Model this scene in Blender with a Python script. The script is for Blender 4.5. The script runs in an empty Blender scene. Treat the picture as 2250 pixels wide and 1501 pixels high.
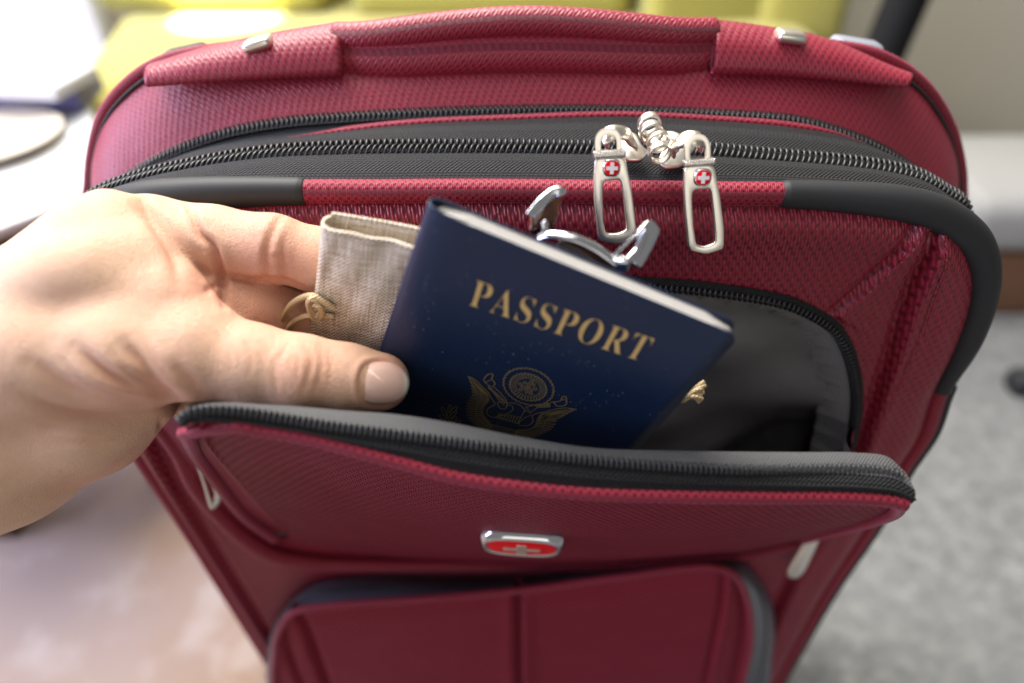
import bpy, bmesh, math, random
import numpy as np
from mathutils import Vector, Matrix
from mathutils.bvhtree import BVHTree

random.seed(4)
rng = np.random.default_rng(4)
SC = bpy.context.scene
COL = SC.collection

# ------------------------------------------------------------------ camera
PITCH = math.radians(39.5)          # camera looks this far below the horizon
FPX = 1500.0                        # 24 mm on a 36 mm sensor, in photo pixels
EYE = 0.62                          # camera height above the floor, metres
cam_data = bpy.data.cameras.new("camera")
cam_data.lens = 24.0
cam_data.sensor_width = 36.0
cam_data.clip_start = 0.01
cam_data.clip_end = 50.0
cam_data.dof.use_dof = True
cam_data.dof.focus_distance = 0.231
cam_data.dof.aperture_fstop = 3.6
camera = bpy.data.objects.new("camera", cam_data)
COL.objects.link(camera)
camera.location = (0, 0, EYE)
camera.rotation_euler = (math.radians(90) - PITCH, 0, 0)
SC.camera = camera

# ------------------------------------------------------------------ light (an indoor room lit by windows, with added fill lamps)
world = bpy.data.worlds.new("World")
SC.world = world
world.use_nodes = True
bg = world.node_tree.nodes["Background"]
bg.inputs[0].default_value = (1.0, 0.98, 0.96, 1)
bg.inputs[1].default_value = 0.23


def area_light(name, loc, target, sx, sy, watts, col):
    d = bpy.data.lights.new(name, 'AREA')
    d.shape = 'RECTANGLE'
    d.size, d.size_y = sx, sy
    d.energy = watts
    d.color = col
    o = bpy.data.objects.new(name, d)
    COL.objects.link(o)
    o.location = loc
    o.rotation_euler = (Vector(target) - Vector(loc)).to_track_quat('-Z', 'Y').to_euler()
    return o


area_light("window_light", (-0.50, 0.95, 1.80), (0.0, 0.22, 0.46), 1.3, 0.9, 72.0, (1.0, 0.96, 0.90))
area_light("side_window_light", (-1.45, 0.08, 0.88), (-0.05, 0.2, 0.4), 1.0, 1.0, 34.0, (0.66, 0.70, 1.0))
area_light("overhead_fill_light", (-0.15, 0.40, 2.2), (0.0, 0.25, 0.4), 1.2, 1.2, 14.0, (1.0, 0.97, 0.92))  # added fill from above to brighten the top faces, no real ceiling lamp
area_light("front_fill_light", (0.15, -2.3, 1.05), (0.0, 0.2, 0.45), 1.9, 1.2, 10.0, (1.0, 0.94, 0.86))  # added softbox behind the camera, fills the front and reflects in the metal
sp = bpy.data.lights.new("sunbeam_light", 'SPOT')
sp.energy = 1500
sp.spot_size = math.radians(7)
sp.spot_blend = 0.15
sp.shadow_soft_size = 0.01
spo = bpy.data.objects.new("sunbeam_light", sp)
COL.objects.link(spo)

SC.view_settings.view_transform = 'Standard'
SC.view_settings.look = 'None'
SC.view_settings.exposure = 0.18
SC.view_settings.gamma = 1.0
SC.render.engine = 'CYCLES'
SC.cycles.use_denoising = True
SC.cycles.max_bounces = 8

# ------------------------------------------------------------------ measuring helpers (millimetres, camera at the origin)
_c, _s = math.cos(PITCH), math.sin(PITCH)
FWD = np.array([0, _c, -_s]); UPV = np.array([0, _s, _c]); RGT = np.array([1.0, 0, 0])


def ray(u, v):
    return RGT * (u - 1125) + FWD * FPX + UPV * (750 - v)


def UY(u, v, y):
    d = ray(u, v); return d * (y / d[1])


def UD(u, v, depth):
    return ray(u, v) * (depth / FPX)


def UZ(u, v, z):
    d = ray(u, v); return d * (z / d[2])


def UP(u, v, p, n):
    d = ray(u, v); return d * (np.dot(p, n) / np.dot(d, n))


def proj(P):
    P = np.asarray(P, float)
    f = P @ FWD
    return np.stack([1125 + FPX * (P @ RGT) / f, 750 - FPX * (P @ UPV) / f], -1)


def spline(pts, n, closed=False):
    """Catmull-Rom through pts, resampled to n points evenly by length"""
    P = np.asarray(pts, float)
    if closed:
        P = np.vstack([P[-1:], P, P[:2]])
    else:
        P = np.vstack([2 * P[0] - P[1], P, 2 * P[-1] - P[-2]])
    out = []
    for i in range(1, len(P) - 2):
        p0, p1, p2, p3 = P[i - 1], P[i], P[i + 1], P[i + 2]
        t0 = 0.0
        t1 = t0 + max(np.linalg.norm(p1 - p0), 1e-6) ** .5
        t2 = t1 + max(np.linalg.norm(p2 - p1), 1e-6) ** .5
        t3 = t2 + max(np.linalg.norm(p3 - p2), 1e-6) ** .5
        t = np.linspace(t1, t2, 24, endpoint=False)[:, None]
        A1 = (t1 - t) / (t1 - t0) * p0 + (t - t0) / (t1 - t0) * p1
        A2 = (t2 - t) / (t2 - t1) * p1 + (t - t1) / (t2 - t1) * p2
        A3 = (t3 - t) / (t3 - t2) * p2 + (t - t2) / (t3 - t2) * p3
        B1 = (t2 - t) / (t2 - t0) * A1 + (t - t0) / (t2 - t0) * A2
        B2 = (t3 - t) / (t3 - t1) * A2 + (t - t1) / (t3 - t1) * A3
        out.append((t2 - t) / (t2 - t1) * B1 + (t - t1) / (t2 - t1) * B2)
    out.append(P[-2][None])
    return resample(np.vstack(out), n)


def resample(Q, n):
    Q = np.asarray(Q, float)
    L = np.concatenate([[0], np.cumsum(np.linalg.norm(np.diff(Q, axis=0), axis=1))])
    s = np.linspace(0, L[-1], n)
    return np.stack([np.interp(s, L, Q[:, k]) for k in range(Q.shape[1])], -1)


def arclen(Q):
    return np.concatenate([[0], np.cumsum(np.linalg.norm(np.diff(Q, axis=0), axis=1))])


def unit(a):
    a = np.asarray(a, float)
    return a / np.maximum(np.linalg.norm(a, axis=-1, keepdims=True), 1e-9)


def smooth01(x):
    x = np.clip(x, 0, 1); return x * x * (3 - 2 * x)


# ------------------------------------------------------------------ object helpers
def to_world(P):
    return np.asarray(P, float) / 1000.0 + np.array([0, 0, EYE])


def thing(name, label, cat, base):
    o = bpy.data.objects.new(name, None)
    o.empty_display_size = 0.02
    COL.objects.link(o)
    o.location = tuple(to_world(base))
    o['label'] = label
    o['category'] = cat
    return o


def tag(o, label, cat):
    o['label'] = label; o['category'] = cat
    return o


def root_loc(o):
    while o is not None and o.parent is not None:
        o = o.parent
    return np.array(o.location) if o is not None else np.zeros(3)


def obj(name, V, F, mat, parent=None, uv=None, smooth=True, loop_uv=None):
    V = to_world(V)
    V = V - root_loc(parent)
    me = bpy.data.meshes.new(name)
    me.from_pydata(V.tolist(), [], [tuple(int(i) for i in f) for f in F])
    if uv is not None:
        uv = np.asarray(uv, np.float32)
        lay = me.uv_layers.new(name="UVMap")
        idx = np.empty(len(me.loops), np.int32)
        me.loops.foreach_get("vertex_index", idx)
        lay.data.foreach_set("uv", uv[idx].ravel())
    if smooth:
        me.polygons.foreach_set("use_smooth", np.ones(len(me.polygons), bool))
    me.materials.append(mat)
    me.update()
    o = bpy.data.objects.new(name, me)
    COL.objects.link(o)
    if parent is not None:
        o.parent = parent
    return o


def mods(o, bevel=None, solid=None, subs=None, seg=2):
    if solid:
        m = o.modifiers.new("thickness", 'SOLIDIFY'); m.thickness = solid / 1000; m.offset = -1
    if bevel:
        m = o.modifiers.new("bevel", 'BEVEL'); m.width = bevel / 1000; m.segments = seg
        m.limit_method = 'ANGLE'; m.angle_limit = math.radians(35)
        m.harden_normals = False
    if subs:
        m = o.modifiers.new("subdivision", 'SUBSURF'); m.levels = subs; m.render_levels = subs
    return o


def grid_faces(nu, nv, closed_v=False):
    F = []
    for i in range(nu - 1):
        for j in range(nv if closed_v else nv - 1):
            a = i * nv + j; b = i * nv + (j + 1) % nv
            F.append((a, b, b + nv, a + nv))
    return F


def loft(curves):
    """curves: list of (n,3) -> verts, faces, uv in mm"""
    G = np.stack(curves, 1)            # n, m, 3
    n, m, _ = G.shape
    mid = G[:, m // 2]
    su = arclen(mid)
    sv = np.zeros((n, m))
    sv[:, 1:] = np.cumsum(np.linalg.norm(np.diff(G, axis=1), axis=2), axis=1)
    uv = np.stack([np.repeat(su[:, None], m, 1), sv], -1).reshape(-1, 2)
    return G.reshape(-1, 3), grid_faces(n, m), uv


def blend_rows(A, B, m, bulge=None):
    """m curves from A to B, optional bulge(t) -> offset vector"""
    out = []
    for k in range(m):
        t = k / (m - 1)
        q = A * (1 - t) + B * t
        if bulge is not None:
            q = q + bulge(t)
        out.append(q)
    return out


def frames(Q, ref):
    T = unit(np.gradient(Q, axis=0))
    ref = np.asarray(ref, float)
    if ref.ndim == 1:
        ref = np.repeat(ref[None], len(Q), 0)
    N = unit(ref - T * np.sum(ref * T, 1, keepdims=True))
    B = np.cross(T, N)
    return T, N, B


def tube(Q, r, ref=(0, -1, 0.3), nseg=12, flat=1.0, caps=True, squash_pow=1.0):
    """r: scalar or per-point radius along N is r*flat, along B is r"""
    n = len(Q)
    r = np.broadcast_to(np.asarray(r, float), (n,))
    T, N, B = frames(Q, ref)
    ang = np.linspace(0, 2 * math.pi, nseg, endpoint=False)
    V = (Q[:, None] + N[:, None] * (np.cos(ang)[None, :, None] * r[:, None, None] * flat)
         + B[:, None] * (np.sin(ang)[None, :, None] * r[:, None, None]))
    V = V.reshape(-1, 3)
    F = grid_faces(n, nseg, True)
    s = arclen(Q)
    uv = np.stack([np.repeat(s[:, None], nseg, 1), ang[None] * r.mean() * np.ones((n, 1))], -1).reshape(-1, 2)
    if caps:
        V = np.vstack([V, Q[:1], Q[-1:]])
        uv = np.vstack([uv, [[0, 0]], [[s[-1], 0]]])
        c0, c1 = n * nseg, n * nseg + 1
        for j in range(nseg):
            k = (j + 1) % nseg
            F.append((c0, k, j)); F.append((c1, (n - 1) * nseg + j, (n - 1) * nseg + k))
    return V, F, uv


def merge(*parts):
    Vs, Fs, Us, o = [], [], [], 0
    for p in parts:
        V, F = p[0], p[1]
        U = p[2] if len(p) > 2 and p[2] is not None else np.zeros((len(V), 2))
        Vs.append(np.asarray(V)); Us.append(U)
        Fs += [tuple(i + o for i in f) for f in F]
        o += len(V)
    return np.vstack(Vs), Fs, np.vstack(Us)


def coil(Q, ref, rb, rn, pitch, wire, phase=0.0, per=12, nseg=5, lean=0.0):
    """a zip coil wound along Q: half width rb across the tape, half height rn above it"""
    L = arclen(Q)[-1]
    turns = max(2, int(L / pitch))
    n = turns * per + 1
    P = resample(Q, n)
    T, N, B = frames(P, ref)
    ph = phase + np.linspace(0, turns * 2 * math.pi, n)
    C = P + B * (rb * np.cos(ph))[:, None] + N * (rn * np.sin(ph))[:, None] + T * (lean * np.cos(ph))[:, None]
    return tube(C, wire, N + 0.2 * B, nseg, 1.0, True)


def extrude_outline(P, n, thick, holes=(), name=None):
    """planar outline P (k,3) pushed back along -n; an optional hole ring with the same point count"""
    P = np.asarray(P); k = len(P)
    back = P - n * thick
    if len(holes) == 0:
        V = np.vstack([P, back])
        F = [tuple(range(k)), tuple(range(2 * k - 1, k - 1, -1))]
        F += [(i, i + k, (i + 1) % k + k, (i + 1) % k) for i in range(k)]
        return V, F
    H = np.asarray(holes[0]); hb = H - n * thick
    V = np.vstack([P, back, H, hb])
    F = []
    for i in range(k):
        j = (i + 1) % k
        F.append((i, j, 2 * k + j, 2 * k + i))
        F.append((k + j, k + i, 3 * k + i, 3 * k + j))
        F.append((j, i, k + i, k + j))
        F.append((2 * k + i, 2 * k + j, 3 * k + j, 3 * k + i))
    return V, F


def fix_normals(o):
    bm = bmesh.new(); bm.from_mesh(o.data)
    bmesh.ops.recalc_face_normals(bm, faces=bm.faces)
    bm.to_mesh(o.data); bm.free()
    return o


def rounded_poly(pts, n=40, r=0.25):
    """closed polygon with rounded corners, resampled to n points; r = share of the edge used by a corner"""
    P = np.asarray(pts, float); k = len(P); out = []
    for i in range(k):
        a, b, c = P[i - 1], P[i], P[(i + 1) % k]
        rr = r[i] if hasattr(r, '__len__') else r
        p, q = b + (a - b) * rr, b + (c - b) * rr
        for t in np.linspace(0, 1, 9):
            out.append((1 - t) ** 2 * p + 2 * t * (1 - t) * b + t * t * q)
    out = np.vstack([out, out[:1]])
    return resample(out, n + 1)[:-1]


def box_mesh(c, half, ax=None):
    ax = np.eye(3) if ax is None else np.asarray(ax)
    V = []
    for x in (-1, 1):
        for y in (-1, 1):
            for z in (-1, 1):
                V.append(np.asarray(c) + ax[0] * x * half[0] + ax[1] * y * half[1] + ax[2] * z * half[2])
    F = [(0, 1, 3, 2), (4, 6, 7, 5), (0, 4, 5, 1), (2, 3, 7, 6), (0, 2, 6, 4), (1, 5, 7, 3)]
    return np.array(V), F


# ------------------------------------------------------------------ materials
class NT:
    def __init__(self, name):
        self.m = bpy.data.materials.new(name); self.m.use_nodes = True
        self.t = self.m.node_tree
        self.b = self.t.nodes["Principled BSDF"]

    def n(self, kind, **kw):
        x = self.t.nodes.new(kind)
        for k, v in kw.items():
            setattr(x, k, v)
        return x

    def link(self, a, b):
        self.t.links.new(a, b)

    def math(self, op, a, b=0.0, c=None):
        x = self.n('ShaderNodeMath', operation=op)
        for i, v in enumerate((a, b) if c is None else (a, b, c)):
            if isinstance(v, (int, float)):
                x.inputs[i].default_value = v
            else:
                self.link(v, x.inputs[i])
        return x.outputs[0]

    def mix(self, fac, a, b, blend='MIX'):
        x = self.n('ShaderNodeMix', data_type='RGBA', blend_type=blend)
        if isinstance(fac, (int, float)):
            x.inputs[0].default_value = fac
        else:
            self.link(fac, x.inputs[0])
        for i, v in ((6, a), (7, b)):
            if isinstance(v, tuple):
                x.inputs[i].default_value = (*v, 1) if len(v) == 3 else v
            else:
                self.link(v, x.inputs[i])
        return x.outputs[2]

    def noise(self, scale, detail=3.0, vec=None, rough=0.5, out=0):
        x = self.n('ShaderNodeTexNoise')
        x.inputs['Scale'].default_value = scale
        x.inputs['Detail'].default_value = detail
        x.inputs['Roughness'].default_value = rough
        if vec is not None:
            self.link(vec, x.inputs['Vector'])
        return x.outputs[out]

    def ramp(self, fac, stops):
        x = self.n('ShaderNodeValToRGB')
        el = x.color_ramp.elements
        while len(el) < len(stops):
            el.new(0.5)
        for e, (p, c) in zip(el, stops):
            e.position = p; e.color = (*c, 1) if len(c) == 3 else c
        self.link(fac, x.inputs[0])
        return x.outputs[0]

    def bump(self, h, dist, strength=1.0, prev=None):
        x = self.n('ShaderNodeBump')
        x.inputs['Strength'].default_value = strength
        x.inputs['Distance'].default_value = dist
        self.link(h, x.inputs['Height'])
        if prev is not None:
            self.link(prev, x.inputs['Normal'])
        self.link(x.outputs[0], self.b.inputs['Normal'])
        return x.outputs[0]

    def set(self, **kw):
        for k, v in kw.items():
            k = k.replace('_', ' ')
            if isinstance(v, (int, float, tuple)):
                if isinstance(v, tuple) and len(v) == 3 and 'Radius' not in k:
                    v = (*v, 1)
                self.b.inputs[k].default_value = v
            else:
                self.link(v, self.b.inputs[k])
        return self

    def uv(self):
        x = self.n('ShaderNodeUVMap', uv_map="UVMap")
        s = self.n('ShaderNodeSeparateXYZ')
        self.link(x.outputs[0], s.inputs[0])
        return s.outputs[0], s.outputs[1], x.outputs[0]

    def objco(self):
        return self.n('ShaderNodeTexCoord').outputs['Object']


def weave_material(name, col, gap, p=3.6, q=3.0, bump=0.35, strands=2.0, rough=0.5, spec=0.16, sheen=0.04, lo=0.18, hi=0.62, w=0.42, skew=0.0):
    """woven nylon: a staggered lattice of short yarn floats, dark where the yarns dive under each other"""
    k = NT(name)
    u0, v0, vec = k.uv()
    wob = k.noise(0.35, 2.0, vec)
    u0 = k.math('MULTIPLY_ADD', v0, skew, u0)
    u = k.math('ADD', u0, k.math('MULTIPLY', k.math('SUBTRACT', wob, 0.5), 0.9))
    v = k.math('ADD', v0, k.math('MULTIPLY', k.math('SUBTRACT', wob, 0.5), 0.7))
    tp = 2 * math.pi
    cu = k.math('COSINE', k.math('MULTIPLY', u, tp / p)); cv = k.math('COSINE', k.math('MULTIPLY', v, tp / q))
    lat = k.math('MULTIPLY_ADD', k.math('MULTIPLY', cu, cv), 0.5, 0.5)
    lean = k.math('ADD', k.math('MULTIPLY', u, tp * 2 * strands / p), k.math('MULTIPLY', v, 0.9))
    st = k.math('MULTIPLY_ADD', k.math('COSINE', lean), 0.5, 0.5)
    h = k.math('MULTIPLY', k.math('SMOOTH_MIN', lat, 0.62, 0.25), k.math('MULTIPLY_ADD', st, w, 1.04 - w))
    nz = k.noise(1.3, 3.0, vec)
    h2 = k.math('ADD', h, k.math('MULTIPLY', k.math('SUBTRACT', nz, 0.5), 0.22))
    var = k.noise(0.05, 2.0, vec)
    base = k.mix(k.math('MULTIPLY', var, 0.6), col, tuple(c * 0.72 for c in col))
    fac = k.n('ShaderNodeMapRange'); fac.inputs[1].default_value = lo * .6; fac.inputs[2].default_value = hi
    k.link(h2, fac.inputs[0])
    lint = k.n('ShaderNodeTexVoronoi'); lint.inputs['Scale'].default_value = 0.085; k.link(vec, lint.inputs['Vector'])
    lm = k.math('MULTIPLY', k.math('LESS_THAN', lint.outputs[0], 0.022), 0.55)
    worn = k.mix(lm, k.mix(fac.outputs[0], gap, base), (0.62, 0.50, 0.50))
    k.set(Base_Color=worn, Roughness=k.math('MULTIPLY_ADD', var, 0.16, rough - 0.08), Specular_IOR_Level=spec,
          Sheen_Weight=sheen, Sheen_Roughness=0.35)
    k.b.inputs['Sheen Tint'].default_value = (1.0, 0.6, 0.85, 1)
    k.bump(h2, bump / 1000.0)
    return k.m


def twill_material(name, col, pitch=0.8, rough=0.6, bump=0.18, chevron=6.0):
    """dark zip tape with a fine herringbone"""
    k = NT(name)
    u, v, vec = k.uv()
    zig = k.math('PINGPONG', v, chevron)
    a = k.math('MULTIPLY', k.math('ADD', u, zig), 2 * math.pi / pitch)
    s = k.math('MULTIPLY_ADD', k.math('SINE', a), 0.5, 0.5)
    s2 = k.math('MULTIPLY', s, k.math('MULTIPLY_ADD', k.math('SINE', k.math('MULTIPLY', v, 2 * math.pi / (pitch * 0.8))), 0.3, 0.7))
    nz = k.noise(2.5, 3.0, vec)
    h = k.math('ADD', s2, k.math('MULTIPLY', nz, 0.5))
    k.set(Base_Color=k.mix(s2, tuple(c * 0.4 for c in col), tuple(c * 1.25 for c in col)), Roughness=rough)
    k.set(Specular_IOR_Level=0.2, Sheen_Weight=0.03)
    k.bump(h, bump / 1000.0)
    return k.m


def plain(name, col, rough=0.5, metal=0.0, noise_scale=0.0, noise_bump=0.0, spec=0.5, coat=0.0):
    k = NT(name)
    k.set(Base_Color=col, Roughness=rough, Metallic=metal, Specular_IOR_Level=spec, Coat_Weight=coat)
    if noise_scale:
        co = k.objco()
        nz = k.noise(noise_scale, 4.0, co)
        k.set(Base_Color=k.mix(nz, tuple(c * 0.85 for c in col), tuple(min(1, c * 1.12) for c in col)))
        if noise_bump:
            k.bump(nz, noise_bump / 1000.0)
    return k.m


RED = (0.36, 0.024, 0.049)
GAP = (0.085, 0.005, 0.014)
M = {}
M['weave'] = weave_material("red_woven_nylon", RED, GAP, p=3.6, q=4.8, bump=0.6, lo=-0.05, hi=0.62, spec=0.42, rough=0.36, w=0.66, strands=1.5)
M['weave_top'] = weave_material("red_woven_nylon_top", RED, GAP, p=3.0, q=3.6, bump=0.32, spec=0.45, rough=0.45, lo=-0.35, hi=0.66, w=0.5, strands=1.0, skew=0.42)
M['weave_flap'] = weave_material("red_woven_nylon_flap", RED, GAP, p=3.4, q=5.6, bump=1.1, rough=0.55, spec=0.1, sheen=0.04, lo=0.25, hi=0.8)
M['weave_cord'] = weave_material("red_woven_piping", RED, GAP, p=2.6, q=3.0, bump=0.35, spec=0.25, sheen=0.2, lo=0.0)
M['weave_plain'] = weave_material("red_smooth_nylon", RED, GAP, p=3.4, q=4.6, bump=0.7, rough=0.55, spec=0.12, sheen=0.08, lo=0.1, hi=0.75)
M['tape'] = twill_material("charcoal_zip_tape", (0.019, 0.0195, 0.021), pitch=1.5, bump=0.5, chevron=5.0)
M['tape_light'] = twill_material("grey_zip_tape", (0.06, 0.061, 0.064), pitch=0.9)
M['lining_tape'] = twill_material("grey_ribbed_lining_tape", (0.36, 0.35, 0.345), pitch=2.1, chevron=999.0, bump=0.9)
M['flap_edge'] = twill_material("lit_grey_zip_tape", (0.125, 0.125, 0.127), pitch=1.1, chevron=999.0, bump=0.2)  # window light on the upturned flap tape is baked into the paler colour
M['coil'] = plain("black_nylon_coil", (0.018, 0.019, 0.021), rough=0.36, spec=0.42)
M['rubber'] = plain("charcoal_rubber", (0.022, 0.023, 0.025), rough=0.55, spec=0.3, noise_scale=2500, noise_bump=0.05)
M['nickel'] = plain("satin_nickel", (0.80, 0.75, 0.66), rough=0.33, metal=1.0)
M['knurl'] = plain("knurled_nickel", (0.60, 0.57, 0.52), rough=0.35, metal=1.0)
M['chrome'] = plain("polished_chrome", (0.62, 0.63, 0.66), rough=0.10, metal=1.0)
M['enamel'] = plain("red_enamel", (0.70, 0.006, 0.010), rough=0.3, spec=0.10)
M['white_enamel'] = plain("white_enamel", (0.85, 0.83, 0.80), rough=0.25)
M['lining'] = plain("grey_brown_pocket_lining", (0.165, 0.157, 0.162), rough=0.40, noise_scale=60, noise_bump=1.2)
M['black'] = plain("black_fabric", (0.014, 0.014, 0.016), rough=0.7)
M['cap'] = plain("charcoal_plastic", (0.035, 0.04, 0.05), rough=0.25)
M['pearl'] = plain("grey_plastic", (0.25, 0.27, 0.32), rough=0.2)

# ================================================================== ROOM
def setting(name, V, F, mat, uv=None):
    o = obj(name, V, F, mat, None, uv, smooth=False); o['kind'] = 'structure'; return o


k = NT("speckled_grey_carpet")
co = k.objco()
n1 = k.noise(160, 4, co, .6); n2 = k.noise(48, 3, co, .6); n3 = k.noise(5, 2, co)
mixn = k.math('ADD', k.math('MULTIPLY', n1, .4), k.math('MULTIPLY', n2, .6))
k.set(Base_Color=k.mix(n3, k.ramp(mixn, [(0.36, (0.105, 0.11, 0.115)), (0.5, (0.215, 0.22, 0.218)), (0.64, (0.40, 0.40, 0.385))]), (0.22, 0.225, 0.228), 'MIX'), Roughness=0.95, Specular_IOR_Level=0.1)
k.bump(n1, 0.004)
M['carpet'] = k.m
k = NT("patterned_pale_rug")
co = k.objco()
w = k.n('ShaderNodeTexVoronoi', feature='F1'); w.inputs['Scale'].default_value = 15.0; k.link(co, w.inputs['Vector'])
n1 = k.noise(22, 3, co, .55); n2 = k.noise(5, 2, co)
c = k.ramp(n2, [(0.35, (0.25, 0.175, 0.125)), (0.55, (0.27, 0.21, 0.185)), (0.7, (0.265, 0.21, 0.20))])
leaf = k.ramp(k.math('SUBTRACT', n1, k.math('MULTIPLY', w.outputs[0], 0.35)), [(0.34, (0, 0, 0)), (0.54, (1, 1, 1))])
k.set(Base_Color=k.mix(k.math('MULTIPLY', leaf, .28), c, (0.46, 0.43, 0.43)), Roughness=0.95, Specular_IOR_Level=0.1)
M['rug'] = k.m
M['wall'] = plain("beige_grey_wall", (0.52, 0.485, 0.40), rough=0.9, spec=0.2)
M['white_wall'] = plain("white_wall", (0.80, 0.80, 0.78), rough=0.9, spec=0.2)
k = NT("olive_yellow_upholstery")
co = k.objco(); n1 = k.noise(420, 3, co); n2 = k.noise(6, 2, co)
k.set(Base_Color=k.mix(n2, (0.29, 0.26, 0.055), (0.42, 0.385, 0.10)), Roughness=0.8, Sheen_Weight=0.3, Specular_IOR_Level=0.2)
k.bump(n1, 0.001)
M['olive'] = k.m
M['white_gloss'] = plain("white_lacquer", (0.60, 0.62, 0.65), rough=0.3)
M['white_fabric'] = plain('white_upholstery', (0.36, 0.36, 0.35), rough=0.8)
M['brown_wood'] = plain("brown_wood", (0.16, 0.075, 0.035), rough=0.4, noise_scale=30)
M['dark_wood'] = plain("dark_brown_wood", (0.075, 0.038, 0.025), rough=0.5, noise_scale=30)
M['blue_cover'] = plain("blue_violet_cover", (0.10, 0.10, 0.24), rough=0.5)
M['cream'] = plain("cream_ceramic", (0.62, 0.55, 0.45), rough=0.4)
M['black_metal'] = plain("black_metal", (0.010, 0.010, 0.010), rough=0.8, spec=0.15)

fz = FLOOR if 'FLOOR' in globals() else -EYE * 1000.0
setting("floor", np.array([[-3000, -1200, fz], [3000, -1200, fz], [3000, 2600, fz], [-3000, 2600, fz]]), [(0, 1, 2, 3)], M['carpet'])
V, F = box_mesh((-640, 250, fz + 5), (660, 700, 4))
rug = mods(obj("rug", V, F, M['rug'], None), bevel=2)
tag(rug, "pale pinkish rug with whitish leaf pattern on the floor left of the suitcase", "rug")
V, F = box_mesh((300, 1330, 200), (2700, 30, 820)); setting("wall", V, F, M['wall'])
V, F = box_mesh((-1330, 1262, 200), (620, 20, 820)); setting("side_wall", V, F, M['white_wall'])

# olive sofa behind the suitcase
sofa = thing("sofa", "olive yellow upholstered sofa standing behind the suitcase", "sofa", (0, 1100, fz))


def soft_box(name, c, h, mat, parent, bevel, rot=0.0, tilt=0.0):
    ax = np.array(Matrix.Rotation(math.radians(rot), 3, 'Z') @ Matrix.Rotation(math.radians(tilt), 3, 'X')).T
    V, F = box_mesh(c, h, ax)
    return mods(fix_normals(obj(name, V, F, mat, parent)), bevel=bevel, seg=5)


soft_box("seat_cushion", (-250, 985, -315), (300, 195, 55), M['olive'], sofa, 40, 14)
soft_box("seat_cushion", (230, 1010, -318), (195, 190, 55), M['olive'], sofa, 40)
soft_box("sofa_base", (-40, 1010, -470), (440, 170, 95), M['olive'], sofa, 15)
soft_box("back_cushion", (-430, 1115, -172), (170, 60, 95), M['olive'], sofa, 30, 0, -8)
soft_box("back_cushion", (-30, 1110, -165), (200, 55, 115), M['olive'], sofa, 30, 0, -8)
soft_box("back_cushion", (270, 1095, -190), (90, 60, 120), M['olive'], sofa, 25, 8, -8)
soft_box("back_cushion", (412, 1080, -190), (60, 60, 120), M['olive'], sofa, 25, -6, -8)
soft_box("sofa_back", (-60, 1250, -180), (520, 40, 190), M['olive'], sofa, 20)
t_ = UZ(500, 42, -262); spo.location = tuple(to_world(np.array([t_[0] - 260, t_[1] - 300, 900])))
spo.rotation_euler = (Vector(to_world(t_)) - Vector(spo.location)).to_track_quat('-Z', 'Y').to_euler()

# white table at the left with things on it
ZT = -255.0
tab_px = [(-60, 520), (120, 452), (212, 405), (196, 160), (140, 130), (-60, 118), (-420, 180), (-560, 560)]
top = np.array([UZ(u, v, ZT) for u, v in tab_px])
table = thing("table", "white topped table with a dark brown edge at the left of the suitcase", "table", (top[:, 0].mean(), top[:, 1].mean(), fz))
tp = rounded_poly(top, 60, .12)
V, F = extrude_outline(tp, np.array([0, 0, 1.0]), 10); mods(fix_normals(obj("table_top", V, F, M['white_gloss'], table, smooth=False)), bevel=3)
cen = tp.mean(0); inn = cen + (tp - cen) * .985 - np.array([0, 0, 10.5])
V, F = extrude_outline(inn, np.array([0, 0, 1.0]), 60); fix_normals(obj("apron", V, F, M['dark_wood'], table, smooth=False))
for p in top[[1, 3, 6, 7]]:
    q = cen + (p - cen) * .86
    V, F = box_mesh((q[0], q[1], (ZT - 70 + fz) / 2), (18, 18, (ZT - 70 - fz) / 2)); mods(obj("leg", V, F, M['dark_wood'], table, smooth=False), bevel=3)
c = UZ(20, 205, ZT + 12); V, F = box_mesh(c, (78, 34, 11), np.array(Matrix.Rotation(math.radians(8), 3, 'Z')).T)
book = mods(fix_normals(obj("book", V, F, M['blue_cover'], None, smooth=False)), bevel=2)
tag(book, "blue violet bound book lying on the white table, at the left of the suitcase", "book")
c = UZ(20, 175, ZT + 30); V, F = box_mesh(c, (70, 34, 6), np.array(Matrix.Rotation(math.radians(-6), 3, 'Z')).T)
pap = mods(fix_normals(obj("paper_stack", V, F, M['white_gloss'], None, smooth=False)), bevel=2)
tag(pap, "stack of white paper lying on the blue book on the table", "paper")
c = UZ(-40, 315, ZT + 3)
t = np.linspace(0, 2 * math.pi, 48, endpoint=False)
ring = lambda r, z: np.stack([c[0] + r * np.cos(t), c[1] + r * np.sin(t), c[2] + z + 0 * t], -1)
rs_ = [ring(1, 1), ring(42, 1), ring(66, 8), ring(68, 8), ring(44, -2), ring(1, -2)]
V = np.vstack(rs_); F = grid_faces(6, 48, True)
pla = fix_normals(obj("plate", V, F, M['cream'], None)); tag(pla, "cream round plate on the white table beside the hand", "plate")

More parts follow.
